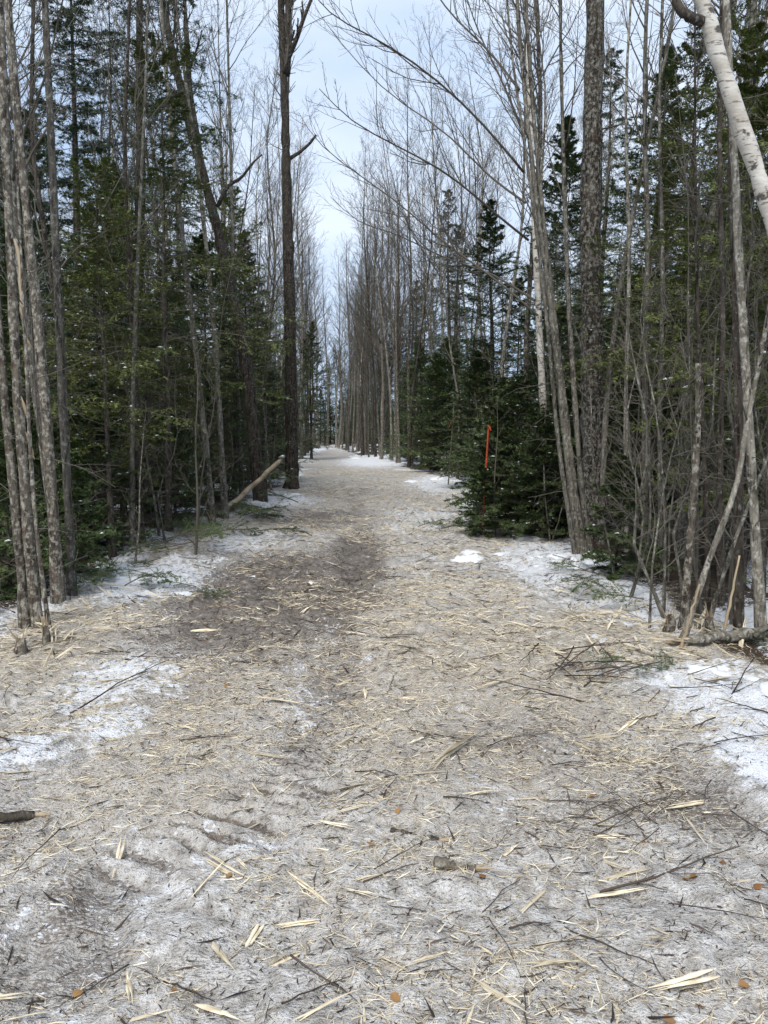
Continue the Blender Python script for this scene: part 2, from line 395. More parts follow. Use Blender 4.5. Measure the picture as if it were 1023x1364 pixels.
# ------------------------------------------------------------------ branching
def nrm(v): return v / (np.linalg.norm(v, axis=-1, keepdims=True) + 1e-9)
def interp_poly(P, s):
    """P (k,n,3), s (k,m) in 0..1 -> points and tangents (k,m,3)"""
    k, n, _ = P.shape
    f = np.clip(s, 0, 0.9999) * (n - 1); i = f.astype(int); w = (f - i)[..., None]
    r = np.arange(k)[:, None]
    a, b = P[r, i], P[r, i + 1]
    return a + (b - a) * w, nrm(b - a)
def sprout(rng, P, R, m, s0, s1, ang, length, n, up=0.3, wig=0.12, rr=0.55, rmin=.002, tip=.25, plane=False, away=None, taper=0.6):
    """m children on each parent polyline; returns child polylines, radii"""
    k = len(P)
    s = s0 + (s1 - s0) * (np.arange(m)[None, :] + rng.random((k, m))) / m
    pt, tg = interp_poly(P, s)
    if plane:
        side = nrm(np.cross(tg, np.array([0, 0, 1.0])))
        sg = np.where((np.arange(m)[None, :] + rng.integers(0, 2, (k, 1))) % 2 == 0, 1.0, -1.0)[..., None]
        perp = nrm(side * sg + rng.normal(0, .28, (k, m, 3)))
    else:
        perp = rng.normal(0, 1, (k, m, 3))
        if away is not None: perp = perp + away
        perp = nrm(perp - tg * (perp * tg).sum(-1, keepdims=True))
    a = ang[0] + (ang[1] - ang[0]) * rng.random((k, m, 1))
    d = nrm(tg * np.cos(a) + perp * np.sin(a))
    Lp = np.linalg.norm(np.diff(P, axis=1), axis=2).sum(1)[:, None]
    ln = length * Lp * (1 - taper * s) * (0.6 + 0.7 * rng.random((k, m)))
    d = d.reshape(-1, 3); pt = pt.reshape(-1, 3); ln = ln.reshape(-1)
    K = len(d); out = np.zeros((K, n, 3)); out[:, 0] = pt; cur = d
    for j in range(1, n):
        cur = nrm(cur + np.array([0, 0, up / n]) + rng.normal(0, wig, (K, 3)))
        out[:, j] = out[:, j - 1] + cur * (ln / (n - 1))[:, None]
    rp = np.take_along_axis(R, np.clip((s * (R.shape[1] - 1)).astype(int), 0, R.shape[1] - 1), 1).reshape(-1)
    r0 = np.maximum(rp * rr, rmin)
    rad = r0[:, None] * np.linspace(1, tip, n)[None, :]
    return out, np.maximum(rad, rmin * .6)
def trunk_path(rng, h, lean=0.04, wob=0.03, n=18):
    t = np.linspace(0, 1, n); az = rng.random() * 6.28
    p = np.zeros((n, 3)); p[:, 2] = t * h
    p[:, 0] = lean * h * t ** 1.3 * math.cos(az) + wob * h * (np.interp(t, np.linspace(0, 1, 5), np.r_[0, rng.normal(0, .5, 4)]))
    p[:, 1] = lean * h * t ** 1.3 * math.sin(az) + wob * h * (np.interp(t, np.linspace(0, 1, 5), np.r_[0, rng.normal(0, .5, 4)]))
    return p
def trunk_rad(r0, n, flare=1.45, tip=.12):
    t = np.linspace(0, 1, n); r = r0 * (1 - (1 - tip) * t ** 1.15); r[0] *= flare; r[1] *= 1 + (flare - 1) * .18; return r
def add_trunk(mb, P, R, rng, sides=10):
    """trunk with a buried, flared foot and a slightly uneven section"""
    n0 = len(P); t = np.linspace(0, 1, n0); n = 3 * n0 - 2; tt = np.linspace(0, 1, n)
    Q = np.stack([np.interp(tt, t, P[:, k]) for k in range(3)], -1); r = np.interp(tt, t, R)
    r = r * (1 + .07 * rng.normal(0, 1, n)); Q = Q + rng.normal(0, .05, (n, 3)) * r[:, None] * np.array([1, 1, 0])
    Q = np.vstack([Q[0] + [0, 0, -.18], Q]); r = np.r_[r[0] * 1.12, r]
    mb.tubes(Q, r, sides)
def bare_parts(rng, P, R, limbs=22, s0=.30, sub=6, tw=4, ang=(.55, 1.0), ll=.26, up=.5, dead=8, away=None, fine=True):
    mt, mc = MB(), MB()
    add_trunk(mt, P, R, rng)
    P3, R3 = P[None], R[None]
    A, ra = sprout(rng, P3, R3, limbs, s0, .985, ang, ll, 8, up, .10, .42, .004, .22, away=away)
    B, rb = sprout(rng, A, ra, sub, .2, .97, (.4, .95), .45, 5, .35, .13, .55, .0028, .3)
    mc.tubes(A, ra, 5); mc.tubes(B, rb, 4)
    if fine:
        C, rc = sprout(rng, B, rb, tw, .15, .97, (.4, .9), .6, 3, .2, .15, .6, .0028, .5)
        mc.tubes(C, rc, 3)
    if dead:
        D, rd = sprout(rng, P3, R3, dead, .06, max(.12, s0), (1.1, 1.7), .075, 6, -.15, .13, .11, .003, .3)
        E, re = sprout(rng, D, rd, 3, .3, .95, (.5, 1.0), .5, 3, 0, .2, .6, .002, .4)
        mc.tubes(D, rd, 4); mc.tubes(E, re, 3)
    return mt, mc
def needle_tris(mb, rng, P, per, ln, wd, flat=.35, fwd=.6, tintb=None):
    k, n, _ = P.shape
    s = (np.arange(per)[None, :] + rng.random((k, per))) / per
    pt, tg = interp_poly(P, s)
    upv = nrm(np.array([0, 0, 1.0]) + rng.normal(0, flat, (k, per, 3)))
    side = nrm(np.cross(tg, upv)); tb = rng.random((k, 1)) if tintb is None else tintb
    for sg in (-1, 1):
        d = nrm(side * sg + tg * fwd * (.6 + .8 * rng.random((k, per, 1))) + upv * rng.normal(.05, .3, (k, per, 1)))
        l = ln * (.7 + .6 * rng.random((k, per, 1))); w = tg * wd * .5
        v = np.stack([pt - w, pt + w, pt + d * l], 2).reshape(-1, 3)
        N = len(v) // 3
        tint = np.clip(.65 * np.repeat(tb, per, 1) + .35 * rng.random((k, per)), 0, .92)
        dd = rng.random((k, 1)) < .02
        tint = np.where(np.repeat(dd, per, 1), 1.0, tint).reshape(-1)
        mb.add(v, np.arange(N * 3).reshape(N, 3), None, np.repeat(tint, 3))
def clumps(mb, rng, pts, size):
    """small uneven lumps of snow resting on branches"""
    o = np.array([[1, 0, 0], [.3, .95, 0], [-.8, .6, 0], [-.8, -.6, 0], [.3, -.95, 0], [0, 0, .6], [0, 0, -.35]])
    tr = []
    for a in range(5): tr += [[a, (a + 1) % 5, 5], [(a + 1) % 5, a, 6]]
    k = len(pts)
    sc_ = size * (.5 + rng.random((k, 1, 1)))
    v = o[None] * (.6 + .8 * rng.random((k, 7, 1))) * sc_ * np.array([1.3, 1.0, .8])
    a = rng.random(k) * 6.28; c, s = np.cos(a)[:, None], np.sin(a)[:, None]
    v = np.stack([v[..., 0] * c - v[..., 1] * s, v[..., 0] * s + v[..., 1] * c, v[..., 2]], -1) + pts[:, None]
    f = (np.array(tr)[None] + (np.arange(k) * 7)[:, None, None]).reshape(-1, 3)
    mb.add(v.reshape(-1, 3), f)
def fir_parts(rng, h, r0, cb, lmax, droop=-.25, nbr=64, nsec=11, nter=4, nl=.034, nw=.011, rise=.1, snow=90, deadn=26, shape=.8, hang=0.0, per=13, path=None):
    mt, mc, mn, ms = MB(), MB(), MB(), MB()
    P = trunk_path(rng, h, .02, .008) if path is None else path
    R = trunk_rad(r0, len(P), 1.3, .06); add_trunk(mt, P, R, rng, 8)
    s = cb / h + (1 - cb / h) * (np.arange(nbr) + rng.random(nbr)) / nbr; s = np.clip(s, 0, .995)
    pt, _ = interp_poly(P[None], s[None]); pt = pt[0]
    az = np.arange(nbr) * 2.4 + rng.normal(0, .35, nbr)
    t = (s - cb / h) / (1 - cb / h)
    ln = lmax * (np.minimum(1, t * 6 + .55)) * ((1 - t) ** shape * (.85 + .15 * np.sin(t * 9 + rng.random() * 6)) + .04) * (.55 + .6 * rng.random(nbr))
    el = rise + .75 * t ** 1.6 + rng.normal(0, .12, nbr)
    d = np.stack([np.cos(az) * np.cos(el), np.sin(az) * np.cos(el), np.sin(el)], -1)
    n = 8; A = np.zeros((nbr, n, 3)); A[:, 0] = pt; cur = d
    for j in range(1, n):
        bend = droop * (1.6 - 2.0 * j / n) * (1 - t * .8)
        cur = nrm(cur + np.stack([np.zeros(nbr), np.zeros(nbr), bend / n * 2], -1) + rng.normal(0, .06, (nbr, 3)))
        A[:, j] = A[:, j - 1] + cur * (ln / (n - 1))[:, None]
    ra = np.maximum(.006 + .006 * ln / max(lmax, .1), .004)[:, None] * np.linspace(1, .25, n)[None]
    mc.tubes(A, ra, 4)
    B, rb = sprout(rng, A, ra, nsec, .10, .98, (.75, 1.05), .56, 5, -hang, .07, .5, .002, .4, plane=True, taper=.66)
    C, rc = sprout(rng, B, rb, nter, .1, .95, (.6, 1.0), .42, 3, -hang, .08, .6, .0015, .5, plane=True, taper=.5)
    mc.tubes(B[:, ::2], rb[:, ::2], 3)
    needle_tris(mn, rng, B, per, nl, nw); needle_tris(mn, rng, C, max(5, per // 2), nl, nw)
    needle_tris(mn, rng, A[:, 3:], per, nl, nw)
    if deadn and cb > .25:
        D, rd = sprout(rng, P[None], R[None], deadn, .05, cb / h + .06, (1.2, 1.75), .10 * min(1.0, 5 / h) + .02, 5, -.1, .14, .2, .003, .3, taper=0)
        E, re = sprout(rng, D, rd, 4, .25, .95, (.6, 1.0), .45, 3, 0, .15, .6, .0018, .4)
        mc.tubes(D, rd, 3); mc.tubes(E, re, 3)
    if snow:
        sel = rng.integers(0, len(B), snow); pp = B[sel, rng.integers(1, 4, snow)] + [0, 0, .01]
        clumps(ms, rng, pp, .026)
    return mt, mc, mn, ms

# ------------------------------------------------------------------ tree prototypes (mesh data shared by copies)
BARE, FIRS, HEMS, SAPS, SPRUCE, BIRCHES = [], [], [], [], [], []
rng = np.random.default_rng(21)
for k in range(11):
    h = rng.uniform(9.5, 14); r = rng.uniform(.030, .068)
    P = trunk_path(rng, h, rng.uniform(.01, .07), .02); R = trunk_rad(r, len(P))
    mt, mc = bare_parts(rng, P, R, rng.integers(22, 32), rng.uniform(.28, .46), 6, 5, (.45, .85), rng.uniform(.17, .24), .6, 10)
    m = M[['grey', 'mottled', 'pale', 'dark', 'grey', 'mottled'][k % 6]]
    BARE.append((mt.mesh('bare_trunk', m), mc.mesh('bare_crown', M['twig']), h))
for k in range(3):
    h = rng.uniform(10, 13); r = rng.uniform(.05, .08)
    P = trunk_path(rng, h, .04, .02); R = trunk_rad(r, len(P), 1.2)
    mt, mc = bare_parts(rng, P, R, 20, .4, 6, 4, (.45, .85), .2, .5, 5)
    BIRCHES.append((mt.mesh('birch_trunk', M['birch']), mc.mesh('birch_crown', M['twig']), h))
for k in range(5):
    h = rng.uniform(2.2, 4.6); r = rng.uniform(.011, .02)
    P = trunk_path(rng, h, rng.uniform(.03, .16), .04, 10); R = trunk_rad(r, len(P), 1.2, .15)
    mt, mc = bare_parts(rng, P, R, 12, .12, 4, 3, (.5, 1.1), .25, .3, 5)
    SAPS.append((mt.mesh('sapling_stem', M[['grey', 'twig', 'pale', 'twig', 'grey'][k]]), mc.mesh('sapling_twigs', M['twig']), h))
TALL = []
for k in range(3):
    h = 17.5; P = trunk_path(rng, h, .02, .015); R = trunk_rad(.105, len(P), 1.25)
    mt, mc = bare_parts(rng, P, R, 34, .30, 7, 5, (.45, .9), .21, .6, 8)
    TALL.append((mt.mesh('tall_trunk', M[['grey', 'pale', 'mottled'][k]]), mc.mesh('tall_crown', M['twig']), h))
def conifer_set(lst, specs, needle, barkm):
    for sp in specs:
        mt, mc, mn, ms = fir_parts(rng, **sp)
        lst.append((mt.mesh('conifer_trunk', barkm), mc.mesh('conifer_branches', M['twig']), mn.mesh('conifer_needles', needle, False),
                    ms.mesh('conifer_snow', M['snow']), sp['h']))
F_ = dict(nl=.046, nw=.019, shape=.6)
conifer_set(FIRS, [dict(h=5.6, r0=.055, cb=.25, lmax=1.75, nbr=112, nsec=12, **F_), dict(h=4.2, r0=.045, cb=.12, lmax=1.55, nbr=96, nsec=12, **F_), dict(h=2.3, r0=.03, cb=.06, lmax=1.15, nbr=64, nsec=10, **F_),
    dict(h=7.6, r0=.075, cb=.8, lmax=1.8, nbr=124, nsec=11, **F_), dict(h=6.2, r0=.06, cb=1.5, lmax=1.6, nbr=84, nsec=11, snow=60, **F_), dict(h=1.5, r0=.02, cb=.05, lmax=.8, nbr=40, nsec=8, snow=14, **F_)], M['fir_n'], M['fir'])
conifer_set(HEMS, [dict(h=7.0, r0=.07, cb=1.2, lmax=2.1, nbr=76, nsec=14, nter=5, droop=-.55, rise=.25, hang=.25, nl=.038, nw=.018),
    dict(h=8.5, r0=.09, cb=2.0, lmax=2.3, nbr=72, nsec=14, nter=5, droop=-.6, rise=.3, hang=.3, nl=.038, nw=.018),
    dict(h=6.4, r0=.055, cb=1.9, lmax=2.0, nbr=40, nsec=15, nter=5, droop=-.5, rise=.3, hang=.25, nl=.036, nw=.016, shape=.5)], M['hem_n'], M['fir'])
conifer_set(SPRUCE, [dict(h=14.0, r0=.15, cb=3.0, lmax=2.3, nbr=100, nsec=13, nter=4, droop=-.5, rise=.15, hang=.55, nl=.055, nw=.016, deadn=40, shape=.5),
    dict(h=11.0, r0=.12, cb=2.2, lmax=1.9, nbr=96, nsec=12, nter=4, droop=-.4, rise=.1, hang=.35, nl=.052, nw=.017, deadn=40, shape=.55)], M['pine_n'], M['fir'])

OCC = []
def plant(name, proto, x, y, sc, rz, label, cat, group=None, tilt=(0, 0), conifer=False, snow=True):
    root = empty(name, (x, y, float(H(x, y)) - .02), rz, sc, tilt); tag(root, label, cat, group)
    put('trunk', proto[0], root)
    if conifer:
        put('branches', proto[1], root)
        tag(put('crown', proto[2], root), kind='stuff')
        if snow: tag(put('snow_dusting', proto[3], root), kind='stuff')
    else:
        put('crown', proto[1], root)
    OCC.append((x, y)); return root

# ------------------------------------------------------------------ hero trees traced to their place
def hero(name, label, cat, pix, wpx, mat, height, limbs=20, s0=.4, base_py=None, depth=None, away=None, branches=(), rng_seed=1, ll=.2, dead=8, ang=(.45, .85), tiprad=.12, group=None, sub=6, flare=1.35, ylean=0.0):
    """pix: points from the foot upwards; the depth comes from where the foot meets the ground"""
    rng = np.random.default_rng(rng_seed)
    bx, by = ground_at(*pix[0]) if depth is None else (at_depth(pix[0][0], pix[0][1], depth)[0], depth)
    pts = [at_depth(px, py, by) for px, py in pix]
    base = np.array([pts[0][0], by, float(H(pts[0][0], by))])
    pts = np.array(pts); pts[0] = base
    if pts[-1][2] < height:
        d = nrm(pts[-1] - pts[-2]); d = nrm(d * np.array([.6, 1, 1])); pts = np.vstack([pts, pts[-1] + d * (height - pts[-1][2])])
    t = np.r_[0, np.cumsum(np.linalg.norm(np.diff(pts, axis=0), axis=1))]
    n = 22; tt = np.linspace(0, t[-1], n)
    def cr_(a):  # smooth the trace
        v = np.interp(tt, t, a); w = v.copy(); w[1:-1] = .25 * v[:-2] + .5 * v[1:-1] + .25 * v[2:]; return w
    P = np.stack([cr_(pts[:, k]) for k in range(3)], -1) - base
    P[:, 1] += ylean * tt / t[-1]
    r0 = .74 * wpx / 2 / FPX * math.hypot(by, CAM_H)
    R = trunk_rad(r0, n, flare, tiprad)
    mt, mc = bare_parts(rng, P, R, limbs, s0, sub, 3, ang, ll, .5, dead, away)
    root = empty(name, base); tag(root, label, cat, group)
    put('trunk', mt.mesh('hero_trunk', mat), root)
    put('crown', mc.mesh('hero_crown', M['twig']), root)
    for br in branches:
        bp = np.array([at_depth(px, py, by + dy) for px, py, dy in br['pix']]) - base
        tb = np.linspace(0, 1, len(bp)); t9 = np.linspace(0, 1, 12)
        Q = np.stack([np.interp(t9, tb, bp[:, k]) for k in range(3)], -1)
        Q[1:-1] = .25 * Q[:-2] + .5 * Q[1:-1] + .25 * Q[2:]
        Rb = np.linspace(br['r'], br['r'] * br.get('tip', .25), 12)
        mb = MB(); mb.tubes(Q, Rb, 6)
        if br.get('tw', 0):
            B, rb = sprout(rng, Q[None], Rb[None], br['tw'], .2, .98, (.35, .8), .30, 6, .5, .10, .6, .003, .3)
            C, rc = sprout(rng, B, rb, 6, .15, .97, (.35, .8), .42, 4, .4, .12, .6, .0022, .4)
            mb.tubes(B, rb, 4); mb.tubes(C, rc, 3)
        put('branch', mb.mesh('branch', br.get('mat', M['twig'])), root)
    OCC.append((base[0], base[1]))
    return root, base

hero('bare_tree', 'tall dark tree with forked top and broken stub, past the leaning pole', 'tree',
     [(389, 651), (388, 560), (386, 420), (382, 260), (379, 120), (374, 0)], 25, M['dark'], 15.5, 14, .62, rng_seed=3, tiprad=.3, ang=(.3, .7), dead=3, flare=1.15,
     branches=[dict(pix=[(384, 212, 0), (398, 204, .1), (412, 192, .2), (421, 180, .2)], r=.055, tip=.55, mat=M['dark']),
               dict(pix=[(380, 100, 0), (384, 60, 0), (384, 20, 0), (383, -60, 0)], r=.13, tip=.5, tw=3, mat=M['dark']),
               dict(pix=[(385, 75, 0), (396, 50, -.2), (404, 25, -.4), (417, -6, -.6), (432, -50, -.8)], r=.075, tip=.4, tw=6, mat=M['dark'])])
hero('bare_tree', 'dark leaning tree with broken side limb, the leaning pole propped against it', 'tree',
     [(347, 668), (340, 600), (328, 480), (303, 360), (277, 255), (248, 150), (226, 50), (214, 0)], 24, M['dark'], 14.5, 16, .6, rng_seed=4, tiprad=.25, ang=(.4, .8), dead=4, flare=1.2,
     branches=[dict(pix=[(290, 275, 0), (302, 247, .1), (322, 238, .2), (335, 218, .2), (349, 206, .3)], r=.05, tip=.35, mat=M['dark']),
               dict(pix=[(270, 235, 0), (262, 180, .3), (252, 120, .4), (250, 60, .6), (246, 0, .8)], r=.09, tip=.4, tw=5, mat=M['dark'])])
hero('bare_tree', 'mottled trunk with a torn strip of pale bark hanging, in the clump beside shattered stump', 'tree',
     [(50, 838), (40, 740), (30, 620), (20, 480), (14, 330), (6, 160), (0, 0)], 18, M['mottled'], 11.5, 18, .55, rng_seed=5, dead=12)
hero('bare_tree', 'mottled grey trunk curving outward from the foot of the torn-bark trunk', 'tree',
     [(34, 838), (28, 740), (14, 620), (2, 480), (-10, 330), (-26, 160)], 16, M['mottled'], 10.5, 16, .5, rng_seed=6, dead=8)
hero('bare_tree', 'lichen-spotted trunk just behind the torn-bark trunk, splitting from the same thicket', 'tree',
     [(78, 806), (72, 700), (62, 560), (48, 400), (30, 230), (18, 100), (10, 0)], 20, M['mottled'], 12, 18, .5, rng_seed=7, dead=14)
hero('bare_tree', 'straight trunk with blocky lichen patches at outer edge of the torn-bark clump', 'tree',
     [(96, 797), (92, 690), (84, 540), (78, 400), (70, 230), (64, 100), (60, 0)], 16, M['grey'], 12.5, 18, .5, rng_seed=8, dead=14)
hero('bare_tree', 'thin stem pressed against the foot of the torn-bark trunk', 'tree',
     [(66, 845), (56, 770), (46, 690), (40, 600), (36, 500), (30, 380)], 8, M['mottled'], 5.5, 14, .3, rng_seed=9, dead=10)
hero('bare_tree', 'slim grey tree with splintered foot next to the base of the leaning pole', 'tree',
     [(283, 702), (279, 640), (268, 540), (258, 440), (243, 320), (232, 210), (220, 90), (214, 0)], 12, M['pale'], 12, 16, .55, rng_seed=10, dead=12)
hero('bare_tree', 'slim grey tree between the splintered-foot tree and the dark leaning tree', 'tree',
     [(300, 690), (297, 640), (292, 540), (285, 430), (272, 300), (258, 180), (240, 60)], 11, M['pale'], 12, 16, .55, rng_seed=12, dead=12)
hero('bare_tree', 'pale upright pole tree rising from the fir thicket, paired with a closer twin', 'tree',
     [(176, 735), (176, 640), (176, 540), (180, 440), (184, 330), (190, 200), (196, 60)], 9, M['pale'], 9, 16, .5, rng_seed=13, dead=14)
hero('bare_tree', 'thin pale pole leaning off the foot of the paired pole tree', 'tree',
     [(206, 700), (198, 640), (190, 560), (184, 480), (178, 380), (172, 280)], 8, M['pale'], 7.5, 14, .45, rng_seed=14, dead=12)
hero('bare_tree', 'tall slim grey tree bare to its top, behind the dark leaning tree', 'tree',
     [(322, 660), (318, 560), (312, 400), (309, 260), (305, 120), (302, 0)], 9, M['grey'], 15, 20, .5, rng_seed=15, dead=6)

# the many-stemmed maple by the snow bank, its limbs reaching over the trail
sweeps = [[(704, 320, 0), (660, 285, -.3), (600, 232, -.8), (540, 200, -1.2), (470, 165, -1.6), (425, 118, -1.9)],
          [(698, 230, 0), (640, 160, -.2), (570, 95, -.5), (500, 50, -.9), (440, 22, -1.2), (405, -25, -1.5)],
          [(692, 120, 0), (650, 65, .2), (600, 20, .4), (560, -40, .4), (520, -110, .4)],
          [(716, 420, 0), (660, 370, .3), (590, 325, .5), (540, 275, .6), (480, 235, .7), (420, 190, .8), (398, 150, .8)],
          [(700, 270, 0), (650, 235, .8), (590, 170, 1.2), (520, 130, 1.6), (455, 60, 2.0), (420, 10, 2.1)],
          [(694, 170, 0), (670, 110, .3), (640, 50, .5), (622, 0, .6), (600, -80, .6)],
          [(712, 400, 0), (650, 360, .8), (590, 345, 1.2), (530, 310, 1.6), (480, 300, 2), (440, 262, 2.2)]]
MAPLE = [([(772, 742), (756, 620), (744, 500), (730, 380), (713, 260), (699, 130), (688, 0)], 11, 'many-stemmed maple stem whose limbs arch out over the trail', sweeps),
         ([(778, 742), (764, 640), (750, 520), (736, 400), (722, 280), (710, 150), (700, 0)], 10.5, 'second maple stem rising straight beside the arching-limbed stem', []),
         ([(785, 740), (774, 650), (766, 540), (757, 400), (752, 260), (748, 120), (746, 0)], 10.5, 'upright maple stem closest to the thick scarred trunk', []),
         ([(766, 744), (750, 640), (740, 560), (733, 470), (720, 350), (703, 220), (682, 80)], 8, 'thin outermost maple stem leaning toward the trail', [])]
for i, (pix, w, lab, br) in enumerate(MAPLE):
    hero('maple_stem', lab, 'tree', pix, w, M[['pale', 'grey', 'grey', 'pale'][i]], 10.5 - .6 * i, 16, .45, rng_seed=30 + i, dead=5, away=np.array([-.5, -.2, 0]), tiprad=.22,
         branches=[dict(pix=b, r=.015, tip=.22, tw=16) for b in br])
hero('bare_tree', 'thick scarred dark trunk with hollows and a patch of white bark, behind the maple stems', 'tree',
     [(792, 722), (790, 600), (788, 480), (786, 330), (789, 160), (793, 0)], 42, M['scarred'], 15, 16, .6, rng_seed=40, tiprad=.3, dead=5, flare=1.15)
hero('birch_tree', 'white birch with peeling bark standing among small firs beside the maple stems', 'tree',
     [(733, 700), (728, 610), (720, 480), (714, 340), (708, 200), (702, 60)], 14, M['birch'], 12, 16, .55, rng_seed=41, dead=4)
hero('bare_tree', 'grey tree leaning away from the thick scarred trunk, fork low down', 'tree',
     [(800, 728), (806, 560), (816, 450), (836, 320), (856, 220), (880, 110), (900, 0)], 11, M['pale'], 10, 16, .5, rng_seed=42, dead=8)
hero('birch_tree', 'white birch trunk leaning over the woods, black-ringed, above the grey log', 'tree',
     [(1150, 900), (1110, 620), (1062, 400), (1030, 292), (1006, 222), (985, 160), (960, 82), (930, 0)], 34, M['birch'], 8.5, 12, .62, depth=5.2, rng_seed=43, dead=0, tiprad=.45, flare=1.1,
     branches=[dict(pix=[(936, 28, 0), (918, 24, -.1), (904, 12, -.1), (898, -8, -.1), (900, -40, 0)], r=.035, tip=.6, mat=M['dark'])])
hero('bare_tree', 'pale brown trunk rising at the butt of the grey log', 'tree',
     [(1014, 858), (1008, 740), (1000, 620), (994, 500), (986, 380), (980, 240), (972, 100), (966, 0)], 17, M['pale'], 9.5, 14, .5, rng_seed=44, dead=14)
hero('bare_tree', 'dark straight trunk standing just behind the pale brown trunk by the log', 'tree',
     [(984, 846), (984, 720), (984, 600), (982, 480), (978, 340), (974, 180), (968, 0)], 16, M['dark'], 10.5, 14, .5, rng_seed=45, dead=14)
hero('bare_tree', 'reddish young trunk snapped off at head height, near the grey log', 'broken tree',
     [(910, 846), (916, 760), (924, 660), (930, 560), (930, 484)], 15, M['mottled'], 1.6, 6, .3, rng_seed=46, dead=8, tiprad=.6, ll=.14)
hero('bare_tree', 'short dark stem standing between the snapped trunk and the bent pale stem', 'tree',
     [(944, 830), (942, 740), (940, 650), (936, 560), (930, 440), (926, 300)], 10, M['dark'], 5.5, 12, .4, rng_seed=47, dead=12)
hero('bare_tree', 'bent pale stem with peeled white foot, propped toward the dark straight trunk', 'tree',
     [(908, 862), (924, 810), (944, 745), (966, 690), (984, 640), (992, 580), (1004, 520), (1020, 440)], 11, M['pale'], 3.2, 10, .5, rng_seed=48, dead=6, tiprad=.45, ll=.25)
for i, (px, py, top, w, lab) in enumerate([(960, 812, 0, 11, 'slender dark pole with dead twigs between the two trunks by the grey log'),
    (880, 770, 20, 9, 'slender grey pole rising through green boughs in front of the snowy floor'),
    (860, 742, 0, 12, 'grey mid-sized trunk deep behind the snapped trunk'), (835, 748, 60, 8, 'thin pole with many dead twigs near the low-forked leaning tree'),
    (1040, 800, 0, 14, 'grey trunk beyond the pale brown trunk, next to the black-ringed birch')]):
    hero('bare_tree', lab, 'tree', [(px, py), (px - 2, py - 200), (px + 4, py - 400), (px - 3, max(top, py - 620)), (px + 2, top)], w, M[['dark', 'grey', 'grey', 'pale', 'grey'][i]], 10, 16, .45, rng_seed=60 + i, dead=16)

# torn bark strip on the torn-bark trunk
def ribbon(name, pts, wds, mat, label, cat, parent=None):
    P = np.array(pts); n = len(P); mb = MB()
    T = nrm(np.gradient(P, axis=0)); U = nrm(np.cross(T, [0, 1, .2])); V = np.cross(T, U) * .004
    W_ = np.array(wds)[:, None] * .5
    ring = np.stack([P - U * W_, P + V, P + U * W_, P - V], 1)
    idx = np.arange(n * 4).reshape(n, 4)
    q = [[idx[i, j], idx[i, (j + 1) % 4], idx[i + 1, (j + 1) % 4], idx[i + 1, j]] for i in range(n - 1) for j in range(4)]
    mb.add(ring.reshape(-1, 3), None, q)
    o = put(name, mb.mesh(name, mat), parent)
    if label: tag(o, label, cat)
    return o
_, by = ground_at(50, 838)
tr = [o for o in COL.objects if o.get('label', '').startswith('mottled trunk with a torn strip')][0]
base = np.array(tr.location)
sp = [at_depth(px, py, by - .09) - base for px, py in [(19, 318), (24, 335), (27, 355), (26, 375), (29, 395), (28, 412), (31, 425)]]
o = ribbon('bark_strip', sp, [.02, .035, .03, .025, .03, .03, .006], M['peel'], None, None, tr); o['label'] = 'pale torn strip of bark'
for px0, py0, py1, ww in [(28, 528, 566, .03), (34, 575, 612, .026), (30, 446, 462, .03)]:
    sp = [at_depth(px0 + 4 * k, py0 + (py1 - py0) * k / 3, by - .087) - base for k in range(4)]
    ribbon('scar', sp, [.006, ww, ww, .006], M['peel'], None, None, tr)

# ------------------------------------------------------------------ placed conifers
def place_fir(proto, px, py, sc, label, name='fir_tree', cat='fir', rz=None, group=None, depth=None, snow=True):
    x, y = ground_at(px, py) if depth is None else (at_depth(px, py, depth)[0], depth)
    plant(name, proto, x, y, sc, R0.random() * 6.28 if rz is None else rz, label, cat, group, conifer=True, snow=snow)
place_fir(FIRS[1], 600, 628, 1.20, 'dense dark fir leaning into the trail bend past the snow patch')
place_fir(FIRS[0], 562, 622, .95, 'bushy fir next to trail bend, closest to the bare pole thicket')
place_fir(FIRS[3], 655, 652, .98, 'tall narrow fir with spiky top rising over its small neighbours')
place_fir(FIRS[1], 640, 640, 1.0, 'broad mid-sized fir behind the orange stake')
place_fir(FIRS[2], 690, 706, 1.05, 'low spreading fir with boughs sweeping the snow below the white birch')
place_fir(FIRS[2], 655, 685, .95, 'low fir in front of the orange stake, boughs over the trail edge')
place_fir(FIRS[1], 706, 680, .72, 'young fir between the orange stake and the white birch')
place_fir(FIRS[2], 745, 700, 1.0, 'young fir tucked behind the maple stems')
place_fir(FIRS[4], 690, 640, 1.0, 'slim fir behind the white birch with open lower trunk')
place_fir(FIRS[1], 845, 715, .55, 'small fir with flat boughs behind the low-forked leaning tree')
place_fir(FIRS[2], 880, 700, 1.0, 'bushy small fir deep behind the snapped trunk')
place_fir(HEMS[0], 1075, 760, .62, 'yellow-green hemlock whose boughs hang across the pale brown trunk', 'hemlock_tree', 'hemlock', .4)
place_fir(HEMS[0], 905, 690, .75, 'yellow-green hemlock behind the slender grey pole', 'hemlock_tree', 'hemlock', 2.0)
place_fir(HEMS[1], 965, 668, .8, 'hemlock deep behind the black-ringed birch', 'hemlock_tree', 'hemlock', 1.0)
place_fir(HEMS[0], 985, 775, .78, 'yellow-green hemlock with long low boughs between dark straight trunk and snowy floor', 'hemlock_tree', 'hemlock', 3.4)
place_fir(HEMS[1], 870, 705, .66, 'tall yellow-green hemlock behind the low-forked leaning tree', 'hemlock_tree', 'hemlock', 4.0)
place_fir(HEMS[0], 165, 700, .8, 'olive green hemlock with long boughs behind the paired poles', 'hemlock_tree', 'hemlock', 1.6)
